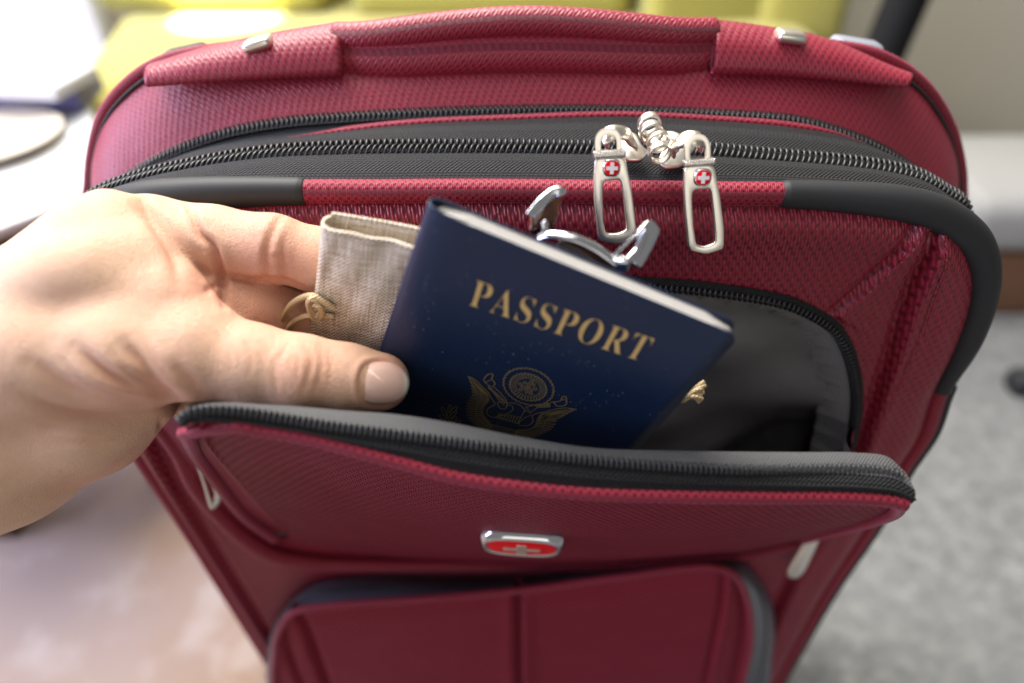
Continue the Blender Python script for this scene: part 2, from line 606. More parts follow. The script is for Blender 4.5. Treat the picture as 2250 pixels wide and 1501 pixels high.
# black leg and white ottoman at the right
pA, pB = UY(2020, -70, 800), UY(1948, 100, 790)
dirn = pB - pA; t2 = (fz - pA[2]) / dirn[2]
Qs = np.array([pA - dirn * .4, pA, pB, pA + dirn * t2]); V, F, _ = tube(resample(Qs, 30), 23, (0, -1, 0), 16)
leg = obj("lamp_stand", V, F, M['black_metal'], None); tag(leg, "black slanted stand rising behind the right rear corner of the suitcase", "stand")
ott = thing("ottoman", "white cushioned ottoman on a brown wood base at the right edge", "ottoman", (830, 900, fz))
soft_box("ottoman_base", (775, 926, fz + 52), (150, 110, 52), M['brown_wood'], ott, 6)
soft_box("ottoman_cushion", (775, 926, fz + 149), (160, 118, 44), M['white_fabric'], ott, 30)
c = UZ(2262, 838, fz + 16)
V, F = box_mesh(c, (26, 18, 16)); sh = mods(fix_normals(obj("blob", V, F, M['black'], None)), bevel=12, seg=4)  # small dark thing of no clear kind
tag(sh, "dark blurred shoe lying on the grey carpet at the right edge", "blob")

# ================================================================== SUITCASE
YF, YE, YC, YB, YA = 210.0, 232.0, 254.0, 262.0, 285.0
FLOOR = -EYE * 1000.0
suitcase = thing("suitcase", "burgundy woven fabric suitcase with its top front pocket unzipped and pulled open", "suitcase", (6, 260, FLOOR))


def down(P, x_end, n=6, z_end=FLOOR + 45):
    """points continuing a curve straight down to just above the floor"""
    a = np.asarray(P, float)
    return [np.array([a[0] + (x_end - a[0]) * t, a[1], a[2] + (z_end - a[2]) * t]) for t in np.linspace(0.12, 1, n)]


def rim(px, y, xl, xr, n=420):
    pts = [UY(u, v, y) for u, v in px]
    full = down(pts[0], xl)[::-1] + pts + down(pts[-1], xr)
    return spline(full, n)


A_px = [(196, 470), (197, 400), (205, 330), (228, 252), (272, 193), (345, 140), (450, 112), (750, 90), (1150, 78),
        (1560, 88), (1800, 98), (1930, 122), (2022, 180), (2082, 268), (2108, 360), (2113, 430), (2112, 490)]
B_px = [(215, 485), (226, 440), (246, 412), (298, 377), (373, 336), (448, 306), (522, 284), (634, 265), (760, 255), (900, 247),
        (1125, 240), (1285, 239), (1445, 243), (1625, 252), (1750, 263), (1850, 290), (1925, 320), (2000, 368), (2018, 392),
        (2060, 430), (2085, 485)]
C_px = [(225, 470), (236, 428), (256, 408), (300, 384), (373, 352), (448, 330), (560, 311), (664, 298), (760, 287), (900, 272), (1125, 261),
        (1375, 254), (1575, 264), (1725, 276), (1870, 303), (1950, 340), (2005, 386), (2055, 425), (2090, 470)]
E_px = [(150, 495), (200, 436), (243, 414), (336, 385), (410, 369), (485, 354), (597, 338), (760, 329), (900, 326), (1125, 326),
        (1300, 328), (1450, 330), (1565, 333), (1675, 343), (1825, 355), (1925, 367), (2016, 387), (2075, 420), (2120, 458)]
F_px = [(132, 680), (126, 590), (150, 525), (220, 470), (310, 440), (410, 428), (560, 421), (690, 420), (850, 420), (1000, 419), (1200, 420), (1450, 423),
        (1600, 425), (1720, 426), (1830, 431), (1970, 445), (2058, 469), (2126, 515), (2152, 564), (2157, 613), (2150, 660), (2136, 706), (2106, 776), (2064, 858)]
F_left_low = [(318, 1018), (417, 1168), (515, 1326), (617, 1492)]
F_right_low = [(2033, 950), (1978, 1034), (1912, 1155), (1820, 1295), (1710, 1493)]

A = rim(A_px, YA, -199, 212)
B = rim(B_px, YB, -182, 192)
C = rim(C_px, YC, -174, 186)
E_ = rim(E_px, YE, -168, 176)
fl = [UY(u, v, YF) for u, v in F_left_low][::-1]
fr = [UY(u, v, YF) for u, v in F_right_low]
ft = [UY(u, v, YF) for u, v in F_px]


def to_floor(a, b):
    t = (FLOOR + 45 - b[2]) / (b[2] - a[2])
    return b + (b - a) * t


fpts = [to_floor(fl[1], fl[0])] + fl + [UY(240, 900, YF), UY(175, 800, YF)] + ft + fr + [to_floor(fr[-2], fr[-1])]
Ffull = spline(fpts, 1600)


def sub(Q, p, q):
    """piece of the polyline between the points nearest to p and q"""
    i = int(np.argmin(np.linalg.norm(Q - p, axis=1))); j = int(np.argmin(np.linalg.norm(Q - q, axis=1)))
    return Q[i:j + 1]


# --- shell of the rear half (top, sides) and a plain back
midA = np.array([0, 0, 0.0])


def top_bulge(t):
    return np.array([0, -1.0, 2.0]) * math.sin(math.pi * t)


R1 = 420
rows = blend_rows(B, A, 14, top_bulge)
back_top = A + np.array([0, 70.0, 0])
back_top[:, 2] -= 34.0 * smooth01((A[:, 2] + 230) / 90)
rows2 = blend_rows(A, back_top, 6, lambda t: np.array([0, 0, 3.0]) * math.sin(math.pi * t))
V, F, U = loft(rows + rows2[1:])
shell = obj("body_shell", V, F, M['weave_top'], suitcase, U)
bk = back_top
bcen = bk.mean(0)
V = np.vstack([bk, bcen[None]])
F = [(i + 1, i, len(bk)) for i in range(len(bk) - 1)] + [(0, len(bk) - 1, len(bk))]
obj("back_panel", V, F, M['weave_plain'], suitcase, np.stack([V[:, 0], V[:, 2]], -1))
lowA, lowB = np.array([A[0], A[-1]]), np.array([B[0], B[-1]])
V = [Ffull[0], Ffull[-1], A[-1] + [0, 70, 0], A[0] + [0, 70, 0]]
obj("bottom_panel", np.array(V), [(0, 1, 2, 3)], M['weave_plain'], suitcase, np.array(V)[:, :2])
# seam piping round the rear edge
top = A[int(0.28 * len(A)):int(0.74 * len(A))]
V, F, U = tube(resample(A, 700), 2.6, (0, -1, 0.2), 10)
obj("rear_piping", V, F, M['weave_cord'], suitcase, U)
dn = A + np.array([0, -4.0, 0]); ctr = np.array([6, 0, -330.0])
dn = dn + unit((ctr - A) * np.array([1, 0, 1])) * 2.2
V, F, U = tube(resample(dn, 500), 0.7, (0, -1, 0.2), 6)
obj("rear_seam", V, F, M['black'], suitcase, U)

# --- zip gusset: dark lining between the main zip and the thin red piping, then tape, coil, tape, front piping
V, F, U = loft(blend_rows(C + np.array([0, 0, -1.5]), B + np.array([0, 0, -0.6]), 6, lambda t: np.array([0, 0, 0.6]) * math.sin(math.pi * t)))
obj("gusset_lining", V, F, M['tape_light'], suitcase, U)
V, F, U = coil(B[60:360], (0, -0.25, 1), 1.9, 1.3, 2.0, 0.62, lean=0.5)
V2, F2, U2 = coil(B[60:360] + np.array([0, -2.4, -0.1]), (0, -0.25, 1), 1.5, 1.2, 2.0, 0.62, math.pi, lean=0.5)
obj("main_zip_coil", *merge((V, F, U), (V2, F2, U2))[:2], M['coil'], suitcase)
V, F, U = loft(blend_rows(B + np.array([0, 1.8, 0.9]), B + np.array([0, -5, -0.4]), 3))
obj("main_zip_tape", V, F, M['tape'], suitcase, U)
ci = sub(C, UY(640, 301, YC), UY(1900, 316, YC))
rr = 1.75 * np.clip(np.minimum(np.linspace(0, 9, len(ci)), np.linspace(9, 0, len(ci))), 0.15, 1)
V, F, U = tube(spline(ci, 500), np.interp(np.linspace(0, 1, 500), np.linspace(0, 1, len(ci)), rr), (0, -0.3, 1), 10)
obj("thin_piping", V, F, M['weave_cord'], suitcase, U)


def tape_bulge(t):
    return np.array([0, -0.3, 1.0]) * (1.6 * math.sin(math.pi * t))


Fg = resample(Ffull, 420)
# F runs lower down its sides than the pixel-matched rims; pair the rims by height
def pair(src, dst):
    """resample src so that its points sit at the same height / place as dst along the rim"""
    s = resample(src, 3000); out = []; j = 0
    key = lambda P: np.stack([P[:, 0], P[:, 2]], -1)
    ks, kd = key(s), key(dst)
    cen = np.array([6.0, -330.0])
    a_s = np.arctan2(ks[:, 0] - cen[0], ks[:, 1] - cen[1]); a_d = np.arctan2(kd[:, 0] - cen[0], kd[:, 1] - cen[1])
    a_s = np.maximum.accumulate(a_s)
    return np.stack([np.interp(a_d, a_s, s[:, k]) for k in range(3)], -1)


Fg = pair(Ffull, E_)
Cg = pair(C, E_)
V, F, U = loft(blend_rows(Fg + np.array([0, 3, 1.5]), E_, 10, tape_bulge))
obj("front_zip_tape", V, F, M['tape'], suitcase, U)
V, F, U = loft(blend_rows(E_, Cg + np.array([0, -0.5, 0.2]), 10, tape_bulge))
obj("rear_zip_tape", V, F, M['tape'], suitcase, U)
Em = E_[50:370] + np.array([0, -0.1, 0.7])
dE = np.array([0, 0.93, 0.3])
c1 = coil(Em + np.array([0, 1.7, 0.2]), (0, -0.35, 1), 2.0, 1.4, 2.15, 0.62, 0, lean=0.35)
c2 = coil(Em + np.array([0, -1.7, -0.4]), (0, -0.35, 1), 2.0, 1.4, 2.15, 0.62, math.pi, lean=-0.35)
obj("front_zip_coil", *merge(c1, c2)[:2], M['coil'], suitcase)
# stitching cord hidden under the coil
# --- front piping: woven cord in the middle, rubber guards round the corners
p0, p1 = UY(655, 420, YF), UY(1755, 427, YF)
cordQ = sub(Ffull, p0, p1)
V, F, U = tube(spline(cordQ[::8], 420), 4.1, (0, -1, 0.2), 16)
obj("front_piping", V, F, M['weave_cord'], suitcase, U)


def guard(Q, r0, flip=False):
    Q = spline(Q[::6], 260)
    s = np.linspace(0, 1, 260)
    if flip:
        s = s[::-1]
    r = r0 * (0.80 + 0.24 * smooth01(s / 0.35)) * (1 - 0.30 * smooth01((s - 0.80) / 0.2))
    r = r * np.where(s < 0.012, 0.86 + 0.14 * s / 0.012, 1)
    V, F, U = tube(Q, r, (0, -1, 0.2), 20)
    return V, F, U


q = sub(Ffull, UY(1713, 426, YF), UY(2062, 862, YF)); g = obj("corner_guard", *guard(q, 6.0)[:2], M['rubber'], suitcase)
q = sub(Ffull, UY(200, 845, YF), UY(694, 420, YF)); g = obj("corner_guard", *guard(q, 6.0, True)[:2], M['rubber'], suitcase)
lowR = Ffull[int(np.argmin(np.linalg.norm(Ffull - UY(2068, 850, YF), axis=1))):]
lowL = Ffull[:int(np.argmin(np.linalg.norm(Ffull - UY(200, 845, YF), axis=1)))]
for Q in (lowR, lowL):
    V, F, U = tube(spline(Q[::10], 220), 3.6, (0, -1, 0.0), 12)
    obj("side_piping", V, F, M['weave_cord'], suitcase, U)
V, F, U = tube(spline((lowR + np.array([4.2, 0.5, 0]))[::10], 220), 2.7, (0, -1, 0), 10)
obj("edge_binding", V, F, M['black'], suitcase, U)
# side gusset between front frame and rear half, below the corners
for sgn, Q in ((1, lowR), (-1, lowL)):
    a = spline(Q[::10], 60); b = a.copy(); b[:, 1] = YB; b[:, 0] += sgn * 6
    V, F, U = loft([a, b])
    obj("side_panel", V, F, M['weave_plain'], suitcase, U)

# --- front face: one fine grid in the (x, z) plane with creases, a hole for the open pocket
YP = 206.5
H_right = [(1300, 622), (1457, 631), (1513, 635), (1589, 644), (1664, 655), (1729, 669), (1778, 690), (1827, 720), (1857, 761), (1876, 814),
           (1884, 867), (1882, 920), (1870, 988), (1845, 1070), (1800, 1165)]
hr = [UY(u, v, YP - 2) for u, v in H_right]
ztop = hr[0][2]
hl = [np.array([12 - p[0], p[1], p[2]]) for p in hr][::-1]
H = spline(hl + [np.array([6, YP - 2, ztop + 0.4])] + hr, 500)


def xz(P):
    return np.asarray(P)[..., [0, 2]]


def inside(poly, pts):
    x, y = pts[:, 0], pts[:, 1]; r = np.zeros(len(pts), bool)
    for (x1, y1), (x2, y2) in zip(poly, np.roll(poly, -1, 0)):
        c = (y1 > y) != (y2 > y)
        xi = (x2 - x1) * (y - y1) / (y2 - y1 + 1e-12) + x1
        r ^= c & (x < xi)
    return r


def dist_line(poly, pts):
    """distance, signed side (+ = right of travel) and share of length along a polyline"""
    best = np.full(len(pts), 1e9); side = np.zeros(len(pts)); along = np.zeros(len(pts))
    L = arclen(poly)
    for i in range(len(poly) - 1):
        a, b = poly[i], poly[i + 1]; d = b - a
        t = np.clip(((pts - a) @ d) / (d @ d + 1e-12), 0, 1)
        q = a + t[:, None] * d; e = pts - q
        dd = np.hypot(e[:, 0], e[:, 1])
        m = dd < best
        best[m] = dd[m]
        cr = d[0] * e[:, 1] - d[1] * e[:, 0]
        side[m] = -np.sign(cr[m]); along[m] = (L[i] + t[m] * np.linalg.norm(d)) / L[-1]
    return best, side, along


def pl(px, y=YP, n=24):
    return xz(spline([UY(u, v, y) for u, v in px], n))


step = 0.95
gx = np.arange(-190, 200, step); gz = np.arange(FLOOR + 46, -100, step)
GX, GZ = np.meshgrid(gx, gz, indexing='ij')
P2 = np.stack([GX.ravel(), GZ.ravel()], -1)
Fpoly = xz(resample(Ffull, 160))
inF = inside(Fpoly, P2)
Hpoly = xz(H)
inH = inside(Hpoly, P2)
dF = dist_line(Fpoly, P2)[0]
Yg = np.full(len(P2), YP)
Yg -= 2.5 * np.exp(-((dF - 11) / 9) ** 2)
Yg += 5.0 * np.exp(-(dF / 5.0) ** 2)
diag = pl([(2030, 470), (1995, 510), (1945, 575), (1885, 636), (1826, 688)])
valley = pl([(2056, 500), (2040, 545), (2019, 591), (1989, 674), (1948, 807), (1917, 893), (1891, 977), (1830, 1120), (1745, 1260), (1640, 1501), (1560, 1640)])
valleyL = pl([(250, 560), (262, 700), (300, 860), (348, 985), (440, 1148), (553, 1330), (655, 1501), (730, 1640)])


def mir(poly):
    q = poly.copy(); q[:, 0] = 12 - q[:, 0]; return q


def crease(d, s, a, d0, w0, step_h, fall, side=1, ends=True):
    e = np.where((a < 0.001) | (a > 0.999), 0.0, 1.0) if ends else 1.0
    x = d * s * side
    out = d0 * np.exp(-(d / w0) ** 2)
    out = out - step_h * np.where(x > 0, smooth01(x / 3.8) * np.exp(-x / fall), 0)
    return out * e


d, s, a = dist_line(diag, P2)
Yg += crease(d, s, a, 1.8, 1.7, 2.9, 9.0, -1)
d, s, a = dist_line(mir(diag), P2)
Yg += crease(d, s, a, 1.8, 1.7, 2.9, 9.0, 1)
d, s, a = dist_line(valley, P2)
Yg += crease(d, s, a, 4.6, 2.8, 4.6, 7.0, -1)
d, s, a = dist_line(valleyL, P2)
Yg += crease(d, s, a, 4.6, 2.8, 4.6, 7.0, 1)
stitch = pl([(2070, 520), (2062, 580), (2052, 612), (2026, 705), (1981, 814), (1943, 894), (1900, 992), (1845, 1120), (1760, 1270)])
d, s, a = dist_line(stitch, P2)
Yg += 0.7 * np.exp(-(d / 0.7) ** 2)
V = np.stack([P2[:, 0], Yg, P2[:, 1]], -1)
keep = inF & (~inH)
nz_ = len(gz)
idx = np.arange(len(P2)).reshape(len(gx), nz_)
q4 = np.stack([idx[:-1, :-1], idx[1:, :-1], idx[1:, 1:], idx[:-1, 1:]], -1).reshape(-1, 4)
ok = keep[q4].all(1)
q4 = q4[ok]
used = np.unique(q4); remap = -np.ones(len(P2), int); remap[used] = np.arange(len(used))
obj("front_panel", V[used], remap[q4], M['weave'], suitcase, P2[used])

# --- arch of the open pocket: black tape, one half of the coil, ribbed lining tape, the pocket inside
Hc = H[20:480]
nrm_in = np.zeros_like(Hc)
T_ = unit(np.gradient(Hc, axis=0)); nrm_in[:, 0] = T_[:, 2]; nrm_in[:, 2] = -T_[:, 0]
if np.dot(nrm_in[len(Hc) // 2], [0, 0, 1]) > 0:
    nrm_in = -nrm_in
Yv = np.array([0, 1.0, 0])
V, F, U = loft([Hc - nrm_in * 3.0 + Yv * 1.5, Hc - nrm_in * 1.8 - Yv * 0.3, Hc + nrm_in * 0.6 + Yv * 0.2, Hc + nrm_in * 2.6 + Yv * 3.0])
obj("pocket_zip_tape", V, F, M['tape'], suitcase, U)
V, F, U = coil(Hc - Yv * 0.4 + nrm_in * 0.2, -Yv, 1.35, 1.2, 2.05, 0.55, 0, lean=0.3)
obj("pocket_zip_coil", V, F, M['coil'], suitcase)
s = arclen(Hc)
wob = (1.5 * np.sin(s * 0.5) + 1.1 * np.sin(s * 1.07 + 1))[:, None]
rib = [Hc + nrm_in * (2.2 + 1.9 * k) + Yv * (2.4 + 1.2 * k + 0.16 * k * k) + (nrm_in * 0.3 * k / 5 - Yv * 0.35) * wob * (k / 4) for k in range(6)]
V, F, U = loft(rib)
obj("lining_edge_tape", V, F, M['lining_tape'], suitcase, U)
V, F, U = loft([rib[0], rib[0] + Yv * 6 - nrm_in * 1, rib[0] + Yv * 30 - nrm_in * 2])
obj("lining_side", V, F, M['black'], suitcase, U)
# lining at the back of the pocket, sagging into soft folds
gx2 = np.arange(-150, 165, 2.0); gz2 = np.arange(-335, ztop + 3, 2.0)
X2, Z2 = np.meshgrid(gx2, gz2, indexing='ij'); Q2 = np.stack([X2.ravel(), Z2.ravel()], -1)
dH = dist_line(Hpoly[::4], Q2)[0]
ins = inside(Hpoly, Q2)
Yl = 212 + 8 * smooth01(dH / 26.0) + 9 * smooth01((-Q2[:, 1] - 205) / 70)
fold = 2.2 * np.sin(0.085 * (Q2[:, 0] * 0.8 + Q2[:, 1] * 0.9) + 0.6 * np.sin(Q2[:, 1] * 0.03)) + 1.2 * np.sin(0.16 * (Q2[:, 0] * 0.4 - Q2[:, 1]) + 1.0)
Yl = Yl + fold * smooth01(dH / 20)
Yl = Yl + 26 * smooth01((Q2[:, 0] - 108 + (-Q2[:, 1] - 230) * 0.75) / 75.0) * smooth01((-Q2[:, 1] - 190) / 40)
V = np.stack([Q2[:, 0], Yl, Q2[:, 1]], -1)
nn = len(gz2); idx = np.arange(len(Q2)).reshape(len(gx2), nn)
q4 = np.stack([idx[:-1, :-1], idx[1:, :-1], idx[1:, 1:], idx[:-1, 1:]], -1).reshape(-1, 4)
q4 = q4[ins[q4].any(1)]
obj("pocket_lining", V, q4, M['lining'], suitcase, Q2)
tagQ = [UY(1815, 905, 222), UY(1800, 935, 223), UY(1788, 965, 224), UY(1782, 1000, 226)]
tq = spline(tagQ, 14)
V, F, U = loft([tq + np.array([-.7, 0, 0]), tq + np.array([.7, 2.0, 0])])
mods(obj("care_tag", V, F, M['white_enamel'], suitcase, U), solid=0.3)

# --- pocket flap: leans out from the foot of the pocket to its free curved top edge
def fd(u):          # depth of the free edge along the picture
    return np.interp(u, [380, 600, 900, 1158, 1500, 2020], [181, 187, 191, 194, 198, 206])


def dcurve(px, dd, n=160):
    return spline([UD(u, v, fd(u) + dd) for u, v in px], n)


T_px = [(396, 925), (412, 908), (440, 902), (480, 900), (556, 907), (642, 921), (727, 935), (860, 952), (1000, 971), (1150, 992), (1300, 1010), (1500, 1025),
        (1775, 1036), (1900, 1041), (1975, 1052), (2012, 1076)]
L_px = [(404, 912), (425, 895), (460, 886), (510, 884), (575, 888), (660, 893), (750, 901), (880, 911), (1000, 930), (1150, 960), (1300, 983), (1500, 990),
        (1750, 993), (1880, 994), (1950, 1003), (1982, 1030)]
P_px = [(408, 938), (425, 931), (455, 928), (500, 931), (556, 940), (684, 962), (812, 995), (900, 1018), (1000, 1045), (1150, 1068), (1300, 1082), (1500, 1088),
        (1684, 1090), (1867, 1091), (1955, 1098), (1997, 1108)]
T3, L3, P3 = dcurve(T_px, 0), dcurve(L_px, 6), dcurve(P_px, 2)
inz = L3 + np.array([0, 1.0, -7.0])
V, F, U = loft([inz, L3 + np.array([0, 0.6, -0.8]), L3, L3 * .8 + T3 * .2 + np.array([0, 0, .5]), L3 * .4 + T3 * .6 + np.array([0, 0, .4]), T3 + np.array([0, 0, -.3])])
obj("flap_inner_tape", V, F, M['flap_edge'], suitcase, U)
mid = (T3 + P3) / 2
off = np.array([0, -0.9, 0.25])
V, F, U = loft([T3 + np.array([0, 0.4, -.3]), T3 * .82 + P3 * .18 + off * 0.7, mid + off * 1.6, T3 * .2 + P3 * .8 + off * 1.2, P3 + np.array([0, 0.6, 0])])
obj("flap_outer_tape", V, F, M['tape'], suitcase, U)
V, F, U = tube(T3 * .55 + P3 * .45 + off * 1.7, 0.45, off, 6)
obj("flap_tape_ridge", V, F, M['tape'], suitcase, U)
V, F, U = coil(T3[:157] + np.array([0, 1.0, 0]) * (-0.4 + 2.2 * smooth01((np.arange(157) - 112) / 40.0))[:, None] + np.array([0, 0, 0.1]), (0, -0.75, 0.65), 1.3, 0.8, 1.55, 0.52, lean=0.25)
obj("flap_zip_coil", V, F, M['coil'], suitcase)

YJ = 200.0
side_px = [(408, 938), (418, 972), (434, 1002), (482, 1066), (534, 1130), (604, 1182)]
dj = [UY(604, 1182, YJ) @ FWD]
side_d = np.interp(np.linspace(0, 1, 6), [0, 1], [fd(408) + 2, float(dj[0])])
side3 = spline([UD(u, v, d_) for (u, v), d_ in zip(side_px, side_d)], 90)
fv_px = [(447, 943), (461, 985), (514, 1047), (572, 1114), (626, 1172)]
fv_d = np.interp(np.linspace(0, 1, 5), [0, 1], [fd(447) + 3, float(UY(626, 1172, YJ) @ FWD)])
left3 = spline([UD(u, v, d_) for (u, v), d_ in zip(fv_px, fv_d)], 70)
rt_px = [(1985, 1108), (1958, 1130), (1904, 1149), (1830, 1168), (1757, 1188)]
rt_d = np.interp(np.linspace(0, 1, 5), [0, 1], [fd(1985) + 3, float(UY(1757, 1188, YJ) @ FWD)])
right3 = spline([UD(u, v, d_) for (u, v), d_ in zip(rt_px, rt_d)], 70)
bot_px = [(626, 1172), (700, 1200), (850, 1222), (1000, 1231), (1200, 1237), (1400, 1234), (1600, 1217), (1757, 1188)]
bot3 = spline([UY(u, v, YJ) for u, v in bot_px], 160)
i0 = int(np.argmin(np.linalg.norm(P3 - left3[0], axis=1)))
top3 = resample(P3[i0:-4], 160)
top3[0] = left3[0]; top3[-1] = right3[0]
nu, nv = 160, 70
S_ = np.linspace(0, 1, nu)[:, None, None]; T2 = np.linspace(0, 1, nv)[None, :, None]
coons = ((1 - T2) * top3[:, None] + T2 * bot3[:, None] + (1 - S_) * left3[None] + S_ * right3[None]
         - ((1 - S_) * (1 - T2) * top3[0] + S_ * (1 - T2) * top3[-1] + (1 - S_) * T2 * bot3[0] + S_ * T2 * bot3[-1]))
fn = np.array([0, -0.92, -0.39])
bul = (np.sin(math.pi * S_) ** 0.6) * (np.sin(math.pi * np.clip(T2, 0, 1)) ** 0.8)
coons = coons + fn * 4.0 * bul
# puffed rim near the seams
V = coons.reshape(-1, 3)
su = np.zeros((nu, nv)); sv = np.zeros((nu, nv))
su[1:] = np.cumsum(np.linalg.norm(np.diff(coons, axis=0), axis=2), axis=0)
su = su - su[nu // 2:nu // 2 + 1]
sv[:, 1:] = np.cumsum(np.linalg.norm(np.diff(coons, axis=1), axis=2), axis=1)
U = np.stack([su, sv], -1).reshape(-1, 2)
flap_faces = grid_faces(nu, nv)
flap = obj("pocket_flap", V, flap_faces, M['weave_flap'], suitcase, U)
mods(flap, solid=1.5)
obj("flap_lining", (coons - fn * 2.6).reshape(-1, 3), flap_faces, M['lining'], suitcase, U)
flap_bvh = BVHTree.FromPolygons([Vector(p) for p in V], flap_faces)
# piping that runs along the free edge and down the left side of the flap
pq = np.vstack([side3[::-1][:-5], P3[7:]])
V, F, U = tube(spline(pq[::4], 420), np.interp(np.linspace(0, 1, 420), [0, .2, .3, 1], [2.6, 2.4, 2.3, 2.5]), (0, -1, 0.1), 12)
obj("flap_piping", V, F, M['weave_cord'], suitcase, U)
rq = spline(np.vstack([P3[-3:], right3[10:]])[::5], 120)
V, F, U = tube(rq, 2.3, (0, -1, 0.1), 10)
obj("flap_piping", V, F, M['weave_cord'], suitcase, U)
# gusset between the side piping and the flap face (left), and back to the case on both sides
ls = resample(side3, 60); lf = resample(left3, 60)
V, F, U = loft([ls, ls * .5 + lf * .5 + np.array([0, 2.5, 0]), lf + np.array([0.3, 0.5, 0])])
obj("flap_side", V, F, M['weave_cord'], suitcase, U)
base_px = [(330, 905), (345, 945), (372, 990), (410, 1050), (470, 1125), (535, 1182), (605, 1222)]
base3 = spline([UY(u, v, 205) for u, v in base_px], 60)
V, F, U = loft(blend_rows(ls, base3, 8, lambda t: np.array([5.0, 4.0, 0]) * math.sin(math.pi * t)))
obj("pocket_gusset", V, F, M['weave_plain'], suitcase, U)
obj("gusset_lining", V + np.array([2.0, 1.5, 0]), F, M['lining'], suitcase, U)
rs = resample(right3, 60)
basR = spline([UY(u, v, 206) for u, v in [(1880, 940), (1872, 990), (1850, 1060), (1815, 1130), (1757, 1190)]], 60)
V, F, U = loft(blend_rows(rs, basR, 8, lambda t: np.array([-6.0, 4.0, 0]) * math.sin(math.pi * t)))
obj("pocket_gusset", V, F, M['weave_plain'], suitcase, U)
obj("gusset_lining", V + np.array([-2.0, 1.5, 0.5]), F, M['lining'], suitcase, U)
# roll of fabric round the foot of the pocket
roll_px = [(352, 930), (372, 955), (398, 994), (430, 1062), (486, 1130), (541, 1182), (600, 1217), (684, 1234), (812, 1240), (1000, 1243), (1200, 1246), (1420, 1243), (1620, 1226), (1757, 1196)]
roll3 = spline([UY(u, v, 203.5) for u, v in roll_px], 260)
V, F, U = tube(roll3, np.interp(np.linspace(0, 1, 260), [0, .3, .5, 1], [4.6, 4.6, 3.2, 2.0]), (0, -1, 0), 14)
obj("pocket_base_roll", V, F, M['weave_cord'], suitcase, U)

# --- lower pocket with its dark zip frame
LO_px = [(584, 1500), (588, 1440), (594, 1393), (629, 1331), (693, 1283), (800, 1268), (1093, 1270), (1296, 1255), (1547, 1233), (1627, 1234), (1669, 1271), (1696, 1324), (1704, 1393), (1699, 1450), (1693, 1500)]
LI_px = [(602, 1500), (604, 1440), (611, 1393), (646, 1344), (725, 1329), (880, 1318), (1147, 1295), (1360, 1266), (1560, 1244), (1608, 1258), (1636, 1300), (1649, 1360), (1648, 1420), (1640, 1460), (1630, 1500)]


def lowcurve(px, y, n=300):
    pts = [UY(u, v, y) for u, v in px]
    a = [pts[0] + np.array([0, 0, -q]) for q in (60, 25)]; b = [pts[-1] + np.array([0, 0, -q]) for q in (25, 60)]
    return spline(a + pts + b, n)


LO, LI = lowcurve(LO_px, 204), lowcurve(LI_px, 187)
M['zip_blue'] = plain("blue_black_coated_zip", (0.055, 0.065, 0.09), rough=0.30, spec=0.8)
V, F, U = loft(blend_rows(LO, LI, 9, lambda t: np.array([0, -0.5, 0.8]) * (1.8 * math.sin(math.pi * t))))
obj("lower_pocket_zip", V, F, M['zip_blue'], suitcase, U)
lm = LO * .55 + LI * .45 + np.array([0, -0.9, 1.9])
V, F, U = tube(lm + np.array([0, 0, .2]), 0.6, (0, 0, 1), 6)
obj("lower_zip_ridge", V, F, M['coil'], suitcase, U)
V, F, U = tube(LI + np.array([0, -0.3, 0]), 1.9, (0, -1, 0), 10)
obj("lower_pocket_piping", V, F, M['weave_cord'], suitcase, U)
LIp = xz(LI)
gx3 = np.arange(LIp[:, 0].min(), LIp[:, 0].max(), 1.4); gz3 = np.arange(LIp[:, 1].min(), LIp[:, 1].max() + 1.4, 1.4)
X3, Z3 = np.meshgrid(gx3, gz3, indexing='ij'); Q3 = np.stack([X3.ravel(), Z3.ravel()], -1)
Y3 = np.full(len(Q3), 187.0)
dI = dist_line(LIp[::3], Q3)[0]
Y3 -= 1.5 * smooth01(dI / 18)
cs = pl([(1138, 1290), (1139, 1400), (1141, 1501), (1142, 1600)], 187)
d, s, a = dist_line(cs, Q3); Y3 += crease(d, s, a, 7.0, 1.8, 2.4, 6.0, -1) - 1.0 * np.exp(-((d - 5) / 4) ** 2)
sl = pl([(640, 1340), (668, 1372), (692, 1430), (718, 1501), (760, 1620)], 187)
d, s, a = dist_line(sl, Q3); Y3 += 6.0 * np.exp(-(d / 2.4) ** 2)
sl2 = pl([(612, 1360), (622, 1400), (640, 1450), (662, 1501), (700, 1600)], 187)
d, s, a = dist_line(sl2, Q3); Y3 += 5.0 * np.exp(-(d / 2.2) ** 2)
sr = pl([(1588, 1250), (1580, 1330), (1560, 1430), (1546, 1501), (1520, 1620)], 187)
d, s, a = dist_line(sr, Q3); Y3 += crease(d, s, a, 3.2, 1.1, 2.4, 5.0, -1)
sr2 = pl([(1618, 1270), (1630, 1340), (1622, 1420), (1606, 1501), (1580, 1600)], 187)
d, s, a = dist_line(sr2, Q3); Y3 += 3.4 * np.exp(-(d / 1.6) ** 2)
V = np.stack([Q3[:, 0], Y3, Q3[:, 1]], -1)
ins = inside(LIp, Q3); nn = len(gz3); idx = np.arange(len(Q3)).reshape(len(gx3), nn)
q4 = np.stack([idx[:-1, :-1], idx[1:, :-1], idx[1:, 1:], idx[:-1, 1:]], -1).reshape(-1, 4)
q4 = q4[ins[q4].any(1)]
obj("lower_pocket", V, q4, M['weave_plain'], suitcase, Q3)

